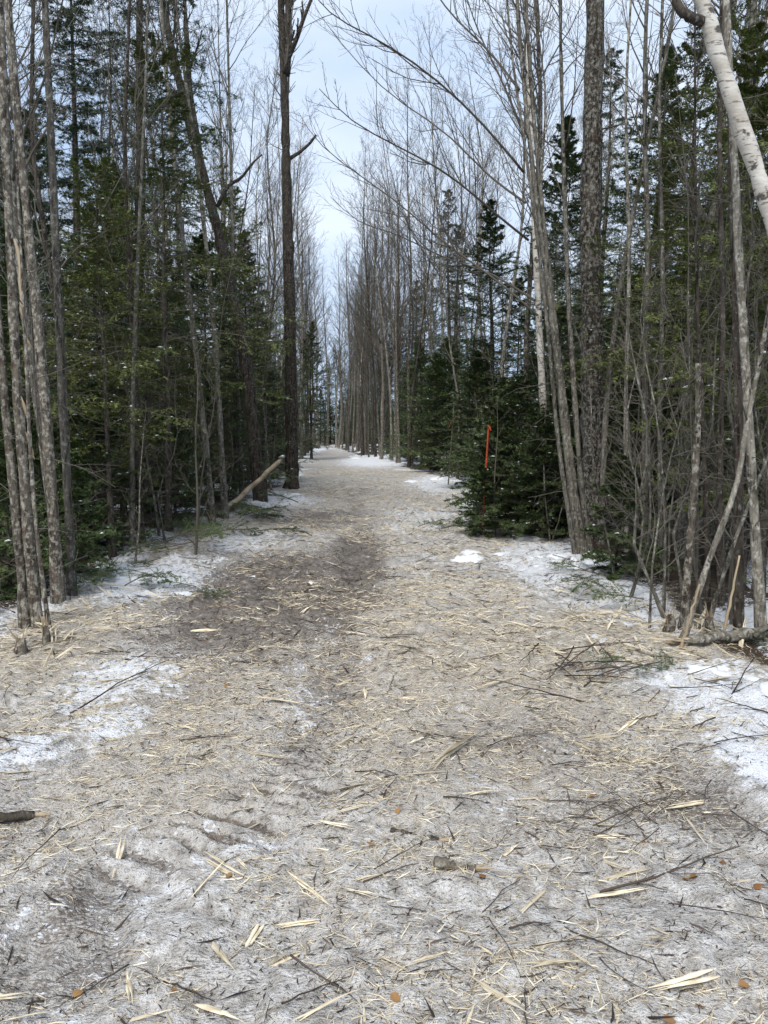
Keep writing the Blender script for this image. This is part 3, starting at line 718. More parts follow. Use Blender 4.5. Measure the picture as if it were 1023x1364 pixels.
place_fir(HEMS[1], 250, 652, .72, 'tall olive green hemlock in the thicket beyond the splintered-foot tree', 'hemlock_tree', 'hemlock', 2.2)
place_fir(FIRS[0], 940, 680, .95, 'fir with dead lower twigs behind the short dark stem')
place_fir(SPRUCE[0], 200, 690, .92, 'tall spruce with drooping bluish boughs and dead lower limbs over the fir thicket', 'spruce_tree', 'spruce', 1.1)
place_fir(SPRUCE[1], 110, 700, .85, 'spruce with hanging bluish foliage right behind the torn-bark clump', 'spruce_tree', 'spruce', 3.0)
place_fir(HEMS[0], 140, 715, .62, 'olive green hemlock between the torn-bark clump and the paired poles', 'hemlock_tree', 'hemlock', 2.6)
place_fir(HEMS[1], 235, 672, .62, 'olive green hemlock behind the splintered-foot tree', 'hemlock_tree', 'hemlock', .9)
place_fir(HEMS[0], 318, 652, .75, 'olive green hemlock behind the dark leaning tree', 'hemlock_tree', 'hemlock', 5)
place_fir(FIRS[2], 130, 735, .9, 'low dark fir in shade beside the snow patch near torn-bark clump')
place_fir(FIRS[2], 235, 705, .8, 'low dark fir beside the splintered-foot tree')
place_fir(FIRS[1], 365, 640, .8, 'fir growing between the dark leaning tree and the forked tree')
place_fir(FIRS[3], 415, 612, 1.0, 'fir standing past the forked tree where the trail narrows')
place_fir(FIRS[0], 352, 626, 1.15, 'fir behind the forked tree, deep green')
place_fir(HEMS[2], 1010, 790, .95, 'hemlock with bright boughs reaching out over the snapped trunk', 'hemlock_tree', 'hemlock', .7)
place_fir(HEMS[2], 900, 735, .95, 'hemlock with high bright boughs beside the slender grey pole', 'hemlock_tree', 'hemlock', 2.9)
place_fir(HEMS[2], 150, 742, .72, 'hemlock with bright level boughs between torn-bark clump and paired poles', 'hemlock_tree', 'hemlock', 4.4)
place_fir(HEMS[2], 225, 712, 1.05, 'hemlock with bright level boughs between paired poles and splintered-foot tree', 'hemlock_tree', 'hemlock', 1.4)
place_fir(HEMS[2], 312, 658, 1.1, 'hemlock with bright level boughs just behind the dark leaning tree', 'hemlock_tree', 'hemlock', 3.1)
place_fir(FIRS[5], 640, 716, .68, 'tiny fir seedling in front of the orange stake')
place_fir(FIRS[5], 664, 702, 1.25, 'small fir seedling at the snowy trail edge before the low firs')
place_fir(FIRS[1], 632, 652, .85, 'bushy fir overhanging the snowy verge between trail bend and orange stake')
place_fir(FIRS[1], 578, 629, 1.05, 'bushy fir wedged between the two trail bend firs')
place_fir(FIRS[0], 543, 616, .9, 'fir hugging the verge just before the far pole clump')
place_fir(FIRS[2], 668, 672, 1.1, 'low bushy fir just behind the orange stake')
place_fir(FIRS[2], 722, 716, .8, 'low fir spreading at the outer foot of the maple stems')
place_fir(FIRS[5], 15, 800, .9, 'tiny bright fir seedling at the foot of the torn-bark clump')
place_fir(FIRS[5], 105, 770, .85, 'tiny fir seedling beside the blocky lichen trunk')
place_fir(FIRS[5], 60, 745, 1.2, 'fir seedling behind the lichen-spotted trunk')
place_fir(FIRS[5], 820, 775, .8, 'tiny fir seedling by the heap of torn wood and snow')

# ------------------------------------------------------------------ random forest beyond the placed trees
rngf = np.random.default_rng(99)
counts = dict(bare=0, fir=0, sap=0, birch=0, hem=0, spr=0)
def free(x, y, d):
    return all((x - a) ** 2 + (y - b) ** 2 > d * d for a, b in OCC)
LAND = [('the torn-bark clump', (60, 820)), ('the paired poles', (178, 735)), ('the splintered-foot tree', (283, 702)), ('the leaning pole', (330, 672)), ('the forked tree', (389, 651)),
        ('the trail bend', (600, 628)), ('the orange stake', (646, 680)), ('the white birch', (738, 726)), ('the maple stems', (775, 742)), ('the thick scarred trunk', (792, 722)),
        ('the snapped trunk', (910, 846)), ('the grey log', (1014, 858)), ('the drooping bluish spruce', (200, 690))]
LAND = [(t, ground_at(*p)) for t, p in LAND]
def where(x, y):
    if y > 60: return 'where the trail runs out'
    if y > 34: return 'along the trail far past the ' + ('orange stake' if x > path_c(y) else 'forked tree')
    t, (lx, ly) = min(LAND, key=lambda q: math.hypot((x - q[1][0]) * 1.3, y - q[1][1]))
    d = math.hypot(x - lx, y - ly)
    return ('close by ' if d < 1.8 else 'in the woods near ' if d < 4.5 else 'deep in the woods beyond ') + t
BARKW = ['grey', 'mottled', 'pale grey', 'dark', 'grey', 'mottled']
def filler(kind, x, y):
    rz = rngf.random() * 6.28; dd = where(x, y); tx, ty = rngf.normal(0, .035), rngf.normal(0, .035)
    if kind == 'bare':
        k = rngf.integers(len(BARE)); sc = rngf.uniform(.75, 1.15) * (1.0 if y < 30 else 1.3)
        look = ('slender ' if sc < .88 else 'sturdy ' if 1.04 < sc < 1.16 or sc > 1.36 else '') + ('leaning ' if max(abs(tx), abs(ty)) > .05 else '')
        plant('bare_tree', BARE[k], x, y, sc, rz, f'{look}leafless {BARKW[k % 6]}-barked tree {dd}', 'tree', 'leafless trees ' + dd, (tx, ty))
    elif kind == 'birch':
        plant('birch_tree', BIRCHES[rngf.integers(len(BIRCHES))], x, y, rngf.uniform(.75, 1.1), rz, 'slim pale birch ' + dd, 'tree', 'birches ' + dd, (tx, ty))
    elif kind == 'fir':
        k = rngf.choice([0, 1, 2, 3, 4], p=[.28, .24, .14, .2, .14])
        plant('fir_tree', FIRS[k], x, y, rngf.uniform(.75, 1.2), rz, ['full dark green', 'bushy dark green', 'low young green', 'tall dark green', 'open bare-footed'][k] + ' fir ' + dd, 'fir', 'firs ' + dd, conifer=True, snow=y < 32)
    elif kind == 'hem':
        plant('hemlock_tree', HEMS[rngf.integers(2)], x, y, rngf.uniform(.6, 1.0), rz, 'olive green hemlock ' + dd, 'hemlock', 'hemlocks ' + dd, conifer=True, snow=y < 32)
    elif kind == 'spr':
        plant('spruce_tree', SPRUCE[rngf.integers(2)], x, y, rngf.uniform(.7, 1.05), rz, 'tall bluish green spruce ' + dd, 'spruce', 'spruces ' + dd, conifer=True, snow=False)
    else:
        k = rngf.integers(len(SAPS))
        plant('sapling', SAPS[k], x, y, rngf.uniform(.7, 1.2), rz, ['thin twiggy', 'fine dark', 'thin pale', 'low dark twiggy', 'crooked grey'][k] + ' bare sapling ' + dd, 'sapling', 'saplings ' + dd, (3 * tx, 3 * ty))
    counts[kind] += 1
def scatter(kind, n, y0, y1, gap, dmin, pw=1.0, xmax=.66):
    got = tries = 0
    while got < n and tries < n * 60:
        tries += 1
        y = y0 + (y1 - y0) * rngf.random() ** pw
        x = rngf.uniform(-1, 1) * (xmax * y + 1.0)
        u = abs(x - path_c(y))
        if u < path_hw(y) + gap or not free(x, y, dmin): continue
        filler(kind, x, y); got += 1
scatter('fir', 50, 9, 24, .75, .8)
scatter('hem', 10, 11, 26, 1.3, 1.0)
scatter('spr', 12, 15, 34, 1.6, 1.2)
scatter('bare', 110, 7.5, 30, .25, .4)
scatter('birch', 8, 12, 34, .4, .6)
scatter('sap', 90, 6.5, 22, .2, .28)
scatter('fir', 60, 24, 56, .9, 1.0)
scatter('spr', 16, 34, 60, 2.0, 1.5)
scatter('bare', 60, 30, 58, .2, .6)
for (pxa, pxb, pya, pyb, n) in [(815, 1015, 752, 842, 34), (110, 270, 690, 760, 13), (620, 740, 655, 715, 10)]:
    for k in range(n):
        x, y = ground_at(rngf.uniform(pxa, pxb), rngf.uniform(pya, pyb))
        if free(x, y, .16): filler('sap', x, y)
# the pole thicket by the trail past the bend, and the narrowing trail's end
def strip(kind, n, y0, y1, a, b, dm=.45):
    got = 0
    for _ in range(n * 30):
        if got >= n: break
        y = rngf.uniform(y0, y1); x = path_c(y) + (path_hw(y) + rngf.uniform(a, b)) * (1 if b > 0 else -1) * (1 if b > 0 else -1)
        if not free(x, y, dm): continue
        filler(kind, x, y); got += 1
def strip_l(kind, n, y0, y1, a, b, dm=.45):
    got = 0
    for _ in range(n * 30):
        if got >= n: break
        y = rngf.uniform(y0, y1); x = path_c(y) - path_hw(y) - rngf.uniform(a, b)
        if not free(x, y, dm): continue
        filler(kind, x, y); got += 1
for i, (px, dep, sc, lab) in enumerate([(401, 43, .95, 'tall leafless tree rising directly past the forked tree at the trail verge'), (409, 55, 1.0, 'tall leafless tree among far firs where trail narrows'), (463, 62, .95, 'lone tall leafless tree standing out in the narrowing trail'),
    (425, 70, 1.05, 'tall pale leafless tree closing the trail on its inner bend'), (448, 75, 1.05, 'tall leafless tree closing the trail just past the lone one'), (436, 84, 1.1, 'tall leafless tree in the dark woods at the trail end'), (455, 92, 1.1, 'tall pale leafless tree at the very end of the trail'),
    (418, 90, 1.1, 'tall leafless tree behind the far firs at trail end'), (487, 50, .95, 'tall leafless tree with snow at its foot, first of the far pole clump'), (496, 49, .8, 'thinner leafless tree with snow at its foot in the far pole clump'), (478, 57, 1.0, 'tall leafless tree at the back of the far pole clump'),
    (508, 42, .85, 'tall leafless tree nearest the trail bend in the far poles'), (530, 36, .75, 'leafless pole tree rising over the bushy trail bend fir')]):
    p = at_depth(px, 590, dep)
    plant('bare_tree', TALL[i % 3], p[0], dep, sc, rngf.random() * 6.28, lab, 'tree', None, (rngf.normal(0, .02), rngf.normal(0, .02)))
strip('bare', 22, 31, 46, .1, 4.5)
strip('bare', 38, 44, 80, .0, 5.5)
strip('birch', 5, 36, 60, .1, 5)
strip_l('bare', 34, 34, 80, -.1, 4.0)
strip_l('fir', 18, 27, 70, .9, 5, .8)
strip_l('spr', 8, 45, 90, 1.5, 7, .9)
strip('fir', 10, 50, 95, .8, 7, .8)
strip('spr', 24, 94, 122, -7, 6, .8)
strip('fir', 18, 92, 120, -6, 6, .7)
strip('bare', 26, 84, 110, -3.2, 6)
# the woods beyond, read as one mass
def far_wood():
    mt, mn = MB(), MB(); r = np.random.default_rng(5)
    for k in range(280):
        y = r.uniform(52, 150); x = r.uniform(-1, 1) * (.68 * y)
        if abs(x - path_c(y)) < path_hw(y) + 2.2 and y < 98: continue
        z = float(H(x, y))
        if r.random() < .55:
            h = r.uniform(5, 11); P = np.array([[x, y, z - .1], [x, y, z + h]]); mt.tubes(P, [.12, .02], 5)
            nb = 70; s = r.random(nb); az = r.random(nb) * 6.28; ln = (1 - s) * r.uniform(1.4, 2.0) + .15
            a = np.stack([np.full(nb, x), np.full(nb, y), z + .5 + s * (h - .5)], -1)
            d = np.stack([np.cos(az), np.sin(az), np.full(nb, -.12)], -1) * ln[:, None]
            B = np.stack([a, a + d * .5 + [0, 0, .05], a + d], 1)
            needle_tris(mn, r, B, 6, .36, .15, .5)
        else:
            h = r.uniform(10, 14); n = 6; t = np.linspace(0, 1, n)
            P = np.stack([x + np.cumsum(r.normal(0, .12, n)), y + np.cumsum(r.normal(0, .12, n)), z - .1 + t * h], -1)
            R = .09 * (1 - .8 * t); mt.tubes(P, R, 5)
            A, ra = sprout(r, P[None], R[None], 16, .35, .97, (.4, .8), .22, 4, .5, .1, .4, .012, .3)
            B, rb = sprout(r, A, ra, 4, .2, .95, (.4, .8), .5, 3, .3, .1, .6, .008, .4)
            mt.tubes(A, ra, 3); mt.tubes(B, rb, 3)
    o = tag(put('distant_woods', mt.mesh('distant_woods', M['grey'])), 'mass of bare trunks filling the woods beyond the trail end', 'woods', None, 'stuff')
    o = tag(put('distant_conifers', mn.mesh('distant_conifers', M['fir_n'], False)), 'mass of dark evergreens filling the woods beyond the trail end', 'woods', None, 'stuff')
far_wood()

# ------------------------------------------------------------------ poles, logs, stumps, brush, stake
def log(name, a, b, r0, r1, mat, label, cat, wob=.02, seed=1, bend=0.0):
    r = np.random.default_rng(seed); n = 12; t = np.linspace(0, 1, n)[:, None]
    a, b = np.array(a, float), np.array(b, float)
    P = a + (b - a) * t + r.normal(0, wob, (n, 3)) * np.sin(t * math.pi); P[:, 2] += bend * np.sin(t[:, 0] * math.pi)
    root = empty(name, a); tag(root, label, cat); mb = MB()
    mb.tubes(P - a, np.linspace(r0, r1, n) * (1 + .06 * r.normal(0, 1, n)), 10)
    put('shaft', mb.mesh(name, mat), root); return root, P - a
xa, ya = ground_at(292, 688); xb, yb = ground_at(347, 668)
top = at_depth(375, 612, yb - .25)
rt, P = log('leaning_pole', (xa, ya, float(H(xa, ya)) - .03), top, .062, .042, M['peel'], 'peeled pale pole propped up at a slant against dark leaning tree, snow on tip', 'pole', .01, 3)
mb = MB(); clumps(mb, np.random.default_rng(2), np.array([P[-1] + [0, 0, .05], P[-1] + [.03, 0, .07]]), .08); put('snow_cap', mb.mesh('snow_cap', M['snow']), rt)
x0, y0 = ground_at(906, 866); x1, y1 = ground_at(1085, 862)
rt, P = log('fallen_log', (x0, y0, float(H(x0, y0)) + .05), (x1, y1 + .05, float(H(x1, y1)) + .10), .034, .052, M['pale'], 'smooth grey log lying at the edge of the woods, splintered at its end', 'log', .01, 4)
mb = MB(); r = np.random.default_rng(8)
for k in range(7): mb.tubes(np.array([[.04, r.normal(0, .012), r.normal(0, .012)], [-.07 - .1 * r.random(), r.normal(0, .03), r.normal(0, .03)]]), [.012, .002], 4)
put('splintered_end', mb.mesh('splintered_end', M['peel']), rt)
mb = MB(); mb.tubes(np.array([[.52, 0, .03], [.6, .02, .08], [.7, .05, .13]]), [.022, .017, .012], 6); put('branch', mb.mesh('branch', M['grey']), rt)
def stick_lean(px0, py0, px1, py1, dd, r, mat, label, seed):
    x, y = ground_at(px0, py0); log('dead_stick', (x, y, float(H(x, y)) - .02), at_depth(px1, py1, y + dd), r, r * .5, M[mat], label, 'stick', .005, seed)
stick_lean(208, 690, 226, 488, .1, .018, 'peel', 'slim white dead stem with snow at its tip beside the paired poles', 11)
stick_lean(205, 668, 258, 562, .3, .022, 'pale', 'grey dead stick crossing behind the white dead stem at a slant', 12)
stick_lean(248, 690, 256, 570, .1, .016, 'pale', 'thin dead stem standing close to the splintered-foot tree', 13)
stick_lean(0, 690, 62, 745, -.6, .016, 'pale', 'crooked dead branch leaning across the torn-bark clump', 14)
stick_lean(906, 868, 932, 778, .05, .012, 'peel', 'peeled white sliver leaning on the bent pale stem', 15)
stick_lean(800, 690, 835, 590, .4, .012, 'grey', 'thin grey dead stem near the foot of low-forked leaning tree', 16)
stick_lean(640, 655, 655, 600, .1, .012, 'pale', 'thin dead stem poking out among the low firs', 17)
stick_lean(735, 720, 765, 620, -.3, .010, 'grey', 'fine dead stem leaning across the white birch foot', 18)
stick_lean(960, 860, 985, 740, .0, .012, 'peel', 'split pale stick upright in the torn wood heap', 19)

# orange stake and ribbon
x, y = ground_at(646, 690); y = 11.3
b = at_depth(642, 700, y); b[2] = float(H(b[0], y)) - .03; t = at_depth(651, 566, y)
root = empty('marker_stake', b); tag(root, 'thin orange-painted survey stake leaning slightly among low firs', 'stake')
mb = MB(); P = np.linspace(0, 1, 8)[:, None] * (t - b); mb.tubes(P, np.full(8, .013), 4); put('shaft', mb.mesh('stake', M['orange'], False), root)
mb = MB(); mb.tubes(np.array([(t - b) * .97, (t - b) * .985 + [.01, -.02, 0], (t - b) * .96 + [.03, -.03, -.02]]), [.018, .02, .006], 5); put('ribbon', mb.mesh('ribbon', M['orange'], False), root)
stick_lean(597, 648, 605, 535, .1, .018, 'grey', 'slim dead stem carrying the short orange ribbon', 21)
yr = ground_at(597, 648)[1] - .01
ribbon('flagging_ribbon', [at_depth(px, py, yr) for px, py in [(598, 570), (601, 563), (604, 558), (608, 556)]], [.02, .035, .03, .015], M['orange'], 'short orange flagging ribbon tied on a slim dead stem', 'ribbon')

# shattered stumps
def stump(px, py, r0, h, seed, label, n=11):
    x, y = ground_at(px, py); r = np.random.default_rng(seed)
    r0 *= .75; h *= .6
    root = empty('shattered_stump', (x, y, float(H(x, y)))); tag(root, label, 'stump')
    mb = MB(); P = np.array([[0, 0, -.1], [0, 0, .02], [r.normal(0, .01), 0, h * .5], [0, r.normal(0, .01), h * .8]])
    mb.tubes(P, [r0 * 1.5, r0 * 1.25, r0, r0 * .75], 9); put('stub', mb.mesh('stub', M['mottled']), root)
    for k in range(n):
        a = r.random() * 6.28; d = np.array([math.cos(a), math.sin(a), 0]); s_ = r.uniform(.15, 1.0) ** 1.5
        mb = MB(); p0 = d * r0 * .6 * r.random() + [0, 0, h * .45]; sway = d * r0 * r.uniform(.1, 3.0) * s_ + r.normal(0, .02, 3)
        mb.tubes(np.array([p0, p0 + sway * .3 + [0, 0, h * .3 * (.3 + s_)], p0 + sway + [0, 0, h * .9 * s_ + .03]]), np.array([.010, .007, .0015]) * r.uniform(.5, 1.3), 4)
        put('shard', mb.mesh('shard', M['peel'], False), root)
stump(28, 868, .05, .22, 1, 'shattered young stump bristling with shards before the torn-bark clump')
stump(62, 858, .035, .3, 2, 'splintered thin stump right against the thin pressed stem')
stump(890, 850, .05, .28, 3, 'shattered stump beside the snapped trunk, ringed by shards')
stump(945, 845, .04, .22, 4, 'splintered stump between the bent pale stem and the log')
stump(283, 706, .06, .35, 5, 'torn stump at the foot of the leaning pole')
stump(965, 700, .04, .45, 6, 'pale broken stub deep in the snowy woods')

# ------------------------------------------------------------------ litter: individual splinters, twigs, leaves + the countless rest
rl = np.random.default_rng(314)
def splinter_mesh(seed):
    r = np.random.default_rng(seed); mb = MB(); n = 8
    for part in range(r.integers(1, 4)):
        t = np.linspace(0, 1, n); x = (t - .5) * r.uniform(.65, 1.0) + r.normal(0, .08)
        y = .10 * r.normal() * (t - .5) ** 2 + r.normal(0, .018) * t + np.cumsum(r.normal(0, .006, n)) + .02 * part
        z = .03 * r.random() * np.sin(t * 3.1) + .010 * part + np.cumsum(r.normal(0, .003, n))
        w = (.012 + .034 * r.random()) * np.clip(np.sin(np.clip(t * 1.1 + .02, 0, 1) * 3.0), .12, 1) * (.75 + .5 * r.random(n))
        P = np.stack([x, y, z], -1)
        U = np.array([0, 1., 0]); V = np.array([0, 0, 1.])
        ring = np.stack([P - U * w[:, None], P + V * w[:, None] * .38, P + U * w[:, None], P - V * w[:, None] * .3], 1)
        idx = np.arange(n * 4).reshape(n, 4)
        q = [[idx[i, j], idx[i, (j + 1) % 4], idx[i + 1, (j + 1) % 4], idx[i + 1, j]] for i in range(n - 1) for j in range(4)]
        q += [[idx[0, 3], idx[0, 2], idx[0, 1], idx[0, 0]], [idx[-1, 0], idx[-1, 1], idx[-1, 2], idx[-1, 3]]]
        mb.add(ring.reshape(-1, 3), None, q, np.clip(.55 + .25 * r.normal(0, 1, n * 4), 0, 1))
    return mb.mesh('splinter', M['chip'], False)
SPL = [splinter_mesh(k) for k in range(14)]
def lay(name, mesh, x, y, ln, az, label, cat, group=None, thick=None, lift=.004, pitch=0.0, roll=0.0):
    o = put(name, mesh)
    e = .12; sx = (float(H(x + e, y)) - float(H(x - e, y))) / (2 * e); sy = (float(H(x, y + e)) - float(H(x, y - e))) / (2 * e)
    slope = math.cos(az) * sx + math.sin(az) * sy
    o.location = (x, y, float(H(x, y)) + lift); o.rotation_euler = (roll, -math.atan(slope) - pitch, az)
    th = ln if thick is None else thick
    o.scale = (ln, th, th); tag(o, label, cat, group); return o
def in_view_y(n, a=1.9, b=12): # nearer ones show larger
    return a * (b / a) ** rl.random(n)
# a few large ones that stand out, at their own places
for i, (px0, py0, px1, py1, lab) in enumerate([(395, 1372, 478, 1322, 'large torn plank of pale wood, split lengthwise, beside a dark twig'),
    (862, 1318, 968, 1290, 'long flat cream slab of torn wood with ragged ends on grey slush'), (448, 1092, 496, 1078, 'short curled tan wood shard on open slush'),
    (575, 1032, 640, 968, 'thin straight pale splinter lying slantwise'), (770, 1186, 862, 1176, 'bowed cream strip of wood under the long dark stick'),
    (618, 1065, 672, 1048, 'brown-ended chunk of torn wood amid straw'), (702, 1262, 748, 1250, 'broad tan wood chip with a white chip beside it'),
    (540, 1290, 596, 1280, 'narrow pale splinter near the orange leaf'), (355, 1000, 420, 985, 'bundle of split pale wood in the straw'),
    (820, 965, 860, 950, 'pale chunk of wood at the border of the clean snow'), (60, 1005, 100, 985, 'frayed orange-brown tuft of torn wood on snow'),
    (640, 912, 700, 908, 'long tan strip of wood across the trail'), (340, 938, 420, 944, 'reddish brown strip of wood lying on the snow crust'),
    (780, 900, 820, 912, 'wide pinkish slab of torn wood near the twig heap')]):
    a = np.array(ground_at(px0, py0)); b_ = np.array(ground_at(px1, py1)); d = b_ - a; ln = float(np.hypot(*d)); c = (a + b_) / 2
    lay('wood_splinter', SPL[(i * 3 + 1) % 14], c[0], c[1], ln * 1.05, math.atan2(d[1], d[0]), lab, 'splinter', thick=max(.13, ln * .8), lift=.012)
done = 0
ys = in_view_y(1500)
for y in ys:
    if done >= 180: break
    x = rl.uniform(-1, 1) * min(.53 * y + .1, path_hw(y) - .1) + (path_c(y) if y > 5 else 0)
    m = [float(k) for k in (blobs(np.array([x]), np.array([y]), STRAW)[0], blobs(np.array([x]), np.array([y]), SNOW)[0])]
    if rl.random() > .3 + .7 * m[0] - .5 * m[1]: continue
    ln = rl.uniform(.08, .21) * (1 + .07 * y) * (1.5 if rl.random() < .15 else 1); az = rl.normal(0.15, .75)
    lay('wood_splinter', SPL[rl.integers(14)], x, y, ln, az, 'pale torn wood splinter lying loose on the trail', 'splinter', 'loose wood splinters on the trail',
        thick=ln * rl.uniform(.45, .95), lift=.008, pitch=rl.normal(0, .06), roll=rl.normal(0, .3)); done += 1
# torn wood heaped at the woods' edges
def heap(px, py, rx, ry, n, text, smin=.15, smax=.55):
    x0, y0 = ground_at(px, py)
    for k in range(n):
        x = x0 + rl.normal(0, rx); y = y0 + rl.normal(0, ry); ln = rl.uniform(smin, smax)
        lay('wood_splinter', SPL[rl.integers(14)], x, y, ln, rl.random() * 6.28, 'pale torn wood splinter ' + text, 'splinter', 'splinters ' + text, thick=ln * rl.uniform(.35, .8),
            lift=.02 + .05 * rl.random(), pitch=rl.normal(0, .28), roll=rl.normal(0, .4))
heap(35, 858, .3, .3, 34, 'heaped round the shattered young stump', .15, .42)
heap(135, 800, .3, .4, 16, 'heaped by the fir boughs near torn-bark clump')
heap(890, 845, .38, .42, 38, 'heaped between the snapped trunk and the log')
heap(810, 830, .35, .5, 18, 'strewn below the snow bank by the maple stems', .1, .3)
heap(975, 845, .22, .3, 12, 'stacked under the grey log', .12, .3)

def stick_mesh(seed, branched=True):
    r = np.random.default_rng(seed); mb = MB(); n = 9
    t = np.linspace(0, 1, n); P = np.stack([t - .5, np.cumsum(r.normal(0, .016, n)) + .12 * r.normal() * (t - .5) ** 2, .02 * np.sin(t * 3) * r.random()], -1)
    R = np.linspace(.010, .0035, n); mb.tubes(P, R, 5)
    if branched:
        B, rb = sprout(r, P[None], R[None], r.integers(3, 6), .25, .9, (.45, .9), .40, 6, 0, .12, .6, .003, .4)
        B[:, :, 2] = B[:, :1, 2] + (B[:, :, 2] - B[:, :1, 2]) * .22; mb.tubes(B, rb, 4)
        C, rc = sprout(r, B, rb, 2, .3, .95, (.4, .9), .5, 4, 0, .12, .7, .0022, .5)
        C[:, :, 2] = C[:, :1, 2] + (C[:, :, 2] - C[:, :1, 2]) * .3; mb.tubes(C, rc, 3)
    return mb.mesh('stick', M['stick'])
STK = [stick_mesh(500 + k, k < 8) for k in range(12)]
for i, (px0, py0, px1, py1, th, lab) in enumerate([(90, 944, 222, 898, 1.0, 'long dark forked stick lying on the snowy crust'), (800, 1176, 990, 1140, 1.1, 'long black branching stick on the slush, largest of the dark sticks'),
    (890, 1208, 1060, 1218, .8, 'straight dark stick running off toward the clean snow'), (-30, 980, 55, 1008, .9, 'dark curved stick on the snow beside the frayed tuft'),
    (375, 1352, 470, 1300, .9, 'straight dark twig beside the large torn plank'), (705, 1262, 830, 1245, .6, 'fine dark twig lying over the broad tan chip'),
    (790, 1100, 900, 1050, .8, 'bent dark twig in the muddy stretch by the clean snow'), (500, 1170, 590, 1130, .8, 'slim black twig pointing at the bark roll'),
    (640, 1225, 700, 1160, .8, 'forked black twig touching an orange leaf'), (940, 960, 1010, 905, .9, 'dark forked twig sticking out of the clean snow'),
    (950, 1010, 1040, 985, .8, 'dark wiry twig spread over the clean snow'), (795, 1280, 885, 1330, .7, 'black twig beside the long cream slab')]):
    a = np.array(ground_at(px0, py0)); b_ = np.array(ground_at(px1, py1)); d = b_ - a; ln = float(np.hypot(*d)); c = (a + b_) / 2
    lay('twig', STK[i % 8], c[0], c[1], ln, math.atan2(d[1], d[0]), lab, 'twig', thick=max(ln, .4) * th * .8, lift=.012)
ys = 1.9 + 9 * rl.random(190) ** 1.25
for y in ys:
    x = rl.uniform(-1, 1) * min(.53 * y + .1, path_hw(y) + .2) + (path_c(y) if y > 5 else 0)
    if rl.random() < .35: x = abs(x) * rl.uniform(.5, 1)
    ln = rl.uniform(.06, .26) * (1 + .08 * y)
    lay('twig', STK[rl.integers(12)], x, y, ln, rl.normal(0, .9), 'thin dark broken twig lying loose on the trail', 'twig', 'loose dark twigs on the trail', thick=rl.uniform(.16, .36) * (1 + .04 * y), lift=.008, pitch=rl.normal(0, .04))
# twig heaps at the edges
for (px, py, n, rx, ry, text) in [(790, 892, 22, .32, .22, 'heaped at the trail edge below the snapped trunk'), (200, 735, 16, .5, .4, 'piled along the fir thicket'), (700, 718, 12, .35, .3, 'scattered under the low firs'), (1000, 960, 10, .3, .35, 'poking from the clean snow'), (905, 1100, 15, .35, .28, 'strewn on the muddy stretch by the clean snow'), (60, 800, 10, .3, .4, 'tangled at the feet of the torn-bark clump')]:
    x0, y0 = ground_at(px, py)
    for k in range(n):
        x = x0 + rl.normal(0, rx); y = y0 + rl.normal(0, ry); ln = rl.uniform(.3, .9) * min(1.0, (y0 / 6.0) ** 1.1)
        lay('twig', STK[rl.integers(8)], x, y, ln, rl.random() * 6.28, 'thin dark twig ' + text, 'twig', 'twigs ' + text, thick=rl.uniform(.3, .7) * min(1.0, y0 / 5.5), lift=(.03 + .05 * rl.random()) * min(1, y0 / 6), pitch=rl.normal(0, .15))

def leaf_mesh(seed):
    r = np.random.default_rng(seed); n = 7; mb = MB()
    t = np.linspace(0, 1, n); w = .42 * np.sin(t ** .8 * math.pi) * (.85 + .3 * r.random(n)) + .01
    z = .12 * np.sin(t * 3 + r.random() * 3); c = np.stack([t - .5, np.zeros(n), z], -1)
    Lh = c + np.stack([np.zeros(n), w, .25 * w * (1 + r.random(n))], -1); Rh = c - np.stack([np.zeros(n), w, -.35 * w * r.random(n)], -1)
    v = np.concatenate([Lh, c, Rh, Lh - [0, 0, .012], c - [0, 0, .012], Rh - [0, 0, .012]]); q = []
    for i in range(n - 1):
        for a, b_ in ((0, 1), (1, 2)):
            q.append([a * n + i, b_ * n + i, b_ * n + i + 1, a * n + i + 1]); q.append([(a + 3) * n + i, (a + 3) * n + i + 1, (b_ + 3) * n + i + 1, (b_ + 3) * n + i])
    mb.add(v, None, q); return mb.mesh('leaf', M['leaf'])
LEAF = [leaf_mesh(k) for k in range(5)]
for i, (px, py, s, lab) in enumerate([(527, 1328, .034, 'orange dead leaf lying alone between two black twigs'), (642, 1180, .032, 'yellow-orange dead leaf touching the forked black twig'),
    (892, 1358, .034, 'ochre dead leaf upright beside the long cream slab'), (494, 1126, .034, 'rust-red dead leaf at the end of a frayed splinter'), (992, 1306, .034, 'tan dead leaf among the twigs past the cream slab'),
    (305, 1170, .028, 'dry orange leaf near the tyre tread marks')]):
    x, y = ground_at(px, py); lay('dead_leaf', LEAF[i % 5], x, y, s, rl.random() * 6.28, lab, 'leaf', lift=.008)
for y in in_view_y(20, 1.9, 9):
    x = rl.uniform(-1, 1) * min(.53 * y, 2.2); s = rl.uniform(.018, .034)
    lay('dead_leaf', LEAF[rl.integers(5)], x, y, s, rl.random() * 6.28, 'small brown dead leaf lying on the trail', 'leaf', 'dead leaves on the trail', lift=.006, roll=rl.normal(0, .3))
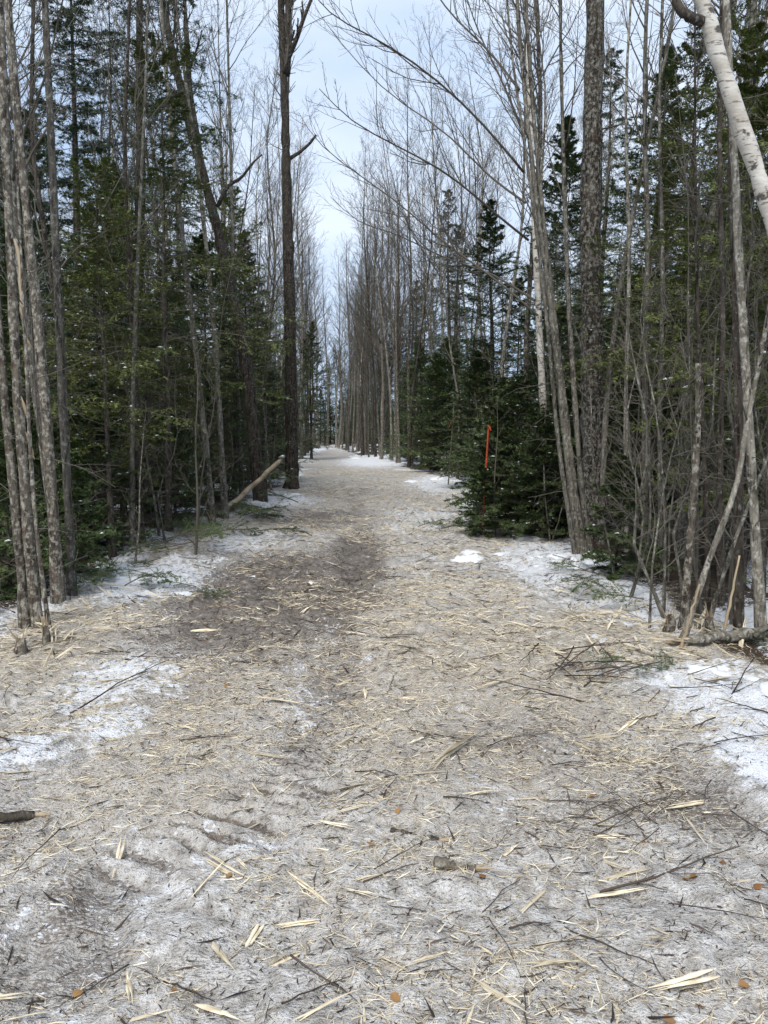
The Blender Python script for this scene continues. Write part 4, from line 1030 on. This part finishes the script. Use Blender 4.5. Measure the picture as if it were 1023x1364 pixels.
# bark roll and dark slab
for (px0, py0, px1, py1, r0, m, lab, nm) in [(578, 1158, 634, 1166, .02, 'mottled', 'reddish brown roll of bark lying by the slim black twig', 'bark_roll'), (-40, 1102, 46, 1092, .022, 'dark', 'dark rotten stick with a pale broken end on grey slush', 'rotten_stick'),
                                         (520, 1105, 585, 1108, .010, 'dark', 'short dark bark stick with frayed pale end', 'bark_stick')]:
    a = ground_at(px0, py0); b_ = ground_at(px1, py1)
    rt, P = log(nm, (*a, float(H(*a)) + r0 * .6), (*b_, float(H(*b_)) + r0 * .6), r0, r0 * .8, M[m], lab, 'bark' if 'roll' in nm else 'stick', .004, 77)
    mb = MB()
    for k in range(5): mb.tubes(np.array([P[-1] - [.02, 0, 0], P[-1] + [.03 + .04 * rl.random(), rl.normal(0, .008), rl.normal(0, .006)]]), [r0 * .4, .0015], 4)
    put('frayed_end', mb.mesh('frayed_end', M['peel']), rt)

# countless small chips, crumbs and fibres
def chips(n, y0, y1, lmin, lmax, wr, seed, dark=False, pw=1.0, reach=0.0):
    r = np.random.default_rng(seed)
    y = y0 + (y1 - y0) * r.random(n) ** pw
    half = np.minimum(.56 * y + .25, path_hw(y) + reach) if True else 0
    x = r.uniform(-1, 1, n) * half + np.where(y > 4.6, path_c(y), 0)
    mud, straw, snow, forest = masks(x, y)
    cl = fbm(x * 2.5, y * 2.5, 19, 3) + .6 * fbm(x * 9, y * 9, 29, 2)
    p = (.40 + .75 * straw + 1.0 * cl - .50 * np.clip(snow, 0, 1) - .40 * mud - .8 * lug_parts(x, y)[2]) if not dark else (.55 + .35 * mud + .4 * cl - .4 * np.clip(snow, 0, 1))
    k = r.random(n) < p; x, y = x[k], y[k]; N = len(x)
    ln = (lmin + (lmax - lmin) * r.random(N) ** 2.2) * .5; w = ln * wr * (.5 + r.random(N)); az = r.normal(.1, .95, N)
    d = np.stack([np.cos(az), np.sin(az), r.normal(.0, .22, N)], -1); s = np.stack([-np.sin(az), np.cos(az), r.normal(0, .25, N)], -1)
    c = np.stack([x, y, H(x, y) + .003], -1)
    up = np.array([0, 0, 1.0])
    kink = s * (ln * r.normal(0, .11, N))[:, None]
    v = np.stack([c - d * ln[:, None], c + kink - s * w[:, None], c + kink + s * w[:, None] , c + kink + up * (w * .8)[:, None], c + d * ln[:, None]], 1)
    f = np.array([[0, 1, 3], [0, 3, 2], [4, 3, 1], [4, 2, 3]])
    F = (f[None] + (np.arange(N) * 5)[:, None, None]).reshape(-1, 3)
    t = np.clip(r.normal(.55, .33, N), 0, 1)
    return v.reshape(-1, 3), F, np.repeat(t, 5)
mb = MB()
for a in [(86000, 1.7, 4.4, .006, .045, .065, 1, False, 1.0, .3), (75000, 3.4, 7.8, .012, .085, .055, 2, False, 1.0, .55), (45000, 6, 14, .03, .13, .08, 3, False, 1.0, .4), (14000, 12, 32, .06, .22, .09, 4, False, 1.4, .2), (26000, 1.7, 5.5, .02, .11, .050, 5), (14000, 5, 12, .05, .20, .050, 15, False, 1.0, .3)]:
    v, F, t = chips(*a); mb.add(v, F, None, t)
tag(put('shredded_wood_litter', mb.mesh('shredded_wood_litter', M['chip'], False)), 'countless pale wood chips and fibres strewn along the whole trail', 'wood chips', None, 'stuff')
mb = MB()
for a in [(38000, 1.7, 4.4, .004, .03, .15, 6, True), (26000, 3.5, 9, .01, .07, .12, 7, True, 1.0, .3), (6000, 8, 24, .04, .16, .09, 8, True, 1.2, .5), (5000, 1.7, 6, .03, .14, .05, 16, True), (4000, 5, 12, .06, .25, .05, 17, True, 1.0, .5)]:
    v, F, t = chips(*a); mb.add(v, F, None, t)
tag(put('bark_crumb_litter', mb.mesh('bark_crumb_litter', M['chipd'], False)), 'countless dark bark crumbs and needle bits peppering the slush', 'bark crumbs', None, 'stuff')

# fir boughs cut and thrown down
def bough_mesh(seed):
    r = np.random.default_rng(seed); n = 8; t = np.linspace(0, 1, n)
    A = np.stack([t * 1.0, .06 * np.sin(t * 3), .10 * np.sin(t * 2.6)], -1)[None]; ra = np.linspace(.012, .003, n)[None]
    mc, mn = MB(), MB(); mc.tubes(A, ra, 4)
    B, rb = sprout(r, A, ra, 16, .12, .98, (.7, 1.0), .5, 5, -.1, .08, .5, .002, .4, plane=True, taper=.7)
    C, rc = sprout(r, B, rb, 5, .1, .95, (.6, 1.0), .42, 3, 0, .1, .6, .0015, .5, plane=True, taper=.5); mc.tubes(B, rb, 3)
    needle_tris(mn, r, B, 18, .034, .010); needle_tris(mn, r, C, 8, .034, .010); needle_tris(mn, r, A[:, 3:], 14, .034, .01)
    return mc.mesh('bough_stem', M['twig']), mn.mesh('bough_needles', M['fir_n'], False)
BOUGH = [bough_mesh(900 + k) for k in range(4)]
def boughs(px, py, n, rx, ry, text, smin=.5, smax=1.1, stack=.08):
    x0, y0 = ground_at(px, py)
    for k in range(n):
        x = x0 + rl.normal(0, rx); y = y0 + rl.normal(0, ry); b_ = BOUGH[rl.integers(4)]
        root = empty('fir_bough', (x, y, float(H(x, y)) + .01 + stack * rl.random()), rl.random() * 6.28, rl.uniform(smin, smax), (rl.normal(0, .15), rl.normal(0, .12)))
        tag(root, 'cut dark green fir bough ' + text, 'bough', 'fir boughs ' + text)
        put('stem', b_[0], root); tag(put('needles', b_[1], root), kind='stuff')
boughs(345, 688, 9, .5, .5, 'in the brush pile by the leaning pole', .5, 1.0, .2)
boughs(140, 775, 8, .35, .45, 'on the snow beside torn-bark clump', .35, .7)
boughs(235, 730, 9, .5, .6, 'lying along the fir thicket edge', .5, .9, .15)
boughs(240, 785, 3, .25, .2, 'half buried in the snow patch', .25, .45)
boughs(600, 706, 4, .5, .3, 'lying across the snow in front of the low firs', .4, .7)
boughs(790, 895, 3, .25, .2, 'under the twig heap', .25, .4)
boughs(840, 790, 6, .4, .4, 'on the snow under slender grey pole', .4, .7)
boughs(1020, 880, 2, .08, .1, 'on the end of the grey log', .3, .4)

# lumps of thrown-up snow
def lump_mesh(seed):
    r = np.random.default_rng(seed); mb = MB(); nu, nv = 10, 6; v = []; q = []
    ph = r.random(6) * 6.28
    for j in range(nv):
        e = j / (nv - 1) * math.pi / 2
        for i in range(nu):
            a = i / nu * 6.2832; rr = 1 + .22 * math.sin(2 * a + ph[0]) + .15 * math.sin(3 * a + ph[1] + 2 * e) + .1 * r.normal()
            v.append([math.cos(a) * math.cos(e) * rr, math.sin(a) * math.cos(e) * rr, math.sin(e) * (.7 + .1 * r.normal()) - .15])
    for j in range(nv - 1):
        for i in range(nu): q.append([j * nu + i, j * nu + (i + 1) % nu, (j + 1) * nu + (i + 1) % nu, (j + 1) * nu + i])
    mb.add(np.array(v), None, q); return mb.mesh('snow_lump', M['snow'])
LUMP = [lump_mesh(k) for k in range(5)]
for (px, py, n, rx, ry, s0, s1, text) in [(735, 748, 16, .45, .3, .05, .2, 'thrown up at the foot of the maple stems'), (195, 772, 12, .45, .35, .04, .12, 'on the patch beside the fir thicket'),
    (600, 640, 10, .8, .9, .08, .25, 'along the low firs'), (497, 610, 9, .8, 1.5, .12, .4, 'at the feet of the far bare poles'), (415, 602, 6, .4, 1.2, .15, .35, 'past the forked tree'),
    (800, 760, 10, .5, .5, .04, .13, 'among torn wood under the slender grey pole'), (385, 662, 7, .4, .6, .05, .14, 'around the forked tree'), (985, 905, 8, .25, .3, .03, .09, 'on the clean snow by the log')]:
    x0, y0 = ground_at(px, py)
    for k in range(n):
        x = x0 + rl.normal(0, rx); y = y0 + rl.normal(0, ry); s = rl.uniform(s0, s1)
        o = put('snow_lump', LUMP[rl.integers(5)]); o.location = (x, y, float(H(x, y)) - s * .15); o.scale = (s * 1.3, s, s * rl.uniform(.5, .9)); o.rotation_euler = (0, 0, rl.random() * 6.28)
        tag(o, 'lump of white snow ' + text, 'snow lump', 'snow lumps ' + text)
print('COUNTS', counts, 'TRIS', sum(len(m.polygons) + sum(1 for _ in ()) for m in bpy.data.meshes), sum(len(m.loops) - 2 * len(m.polygons) for m in bpy.data.meshes))
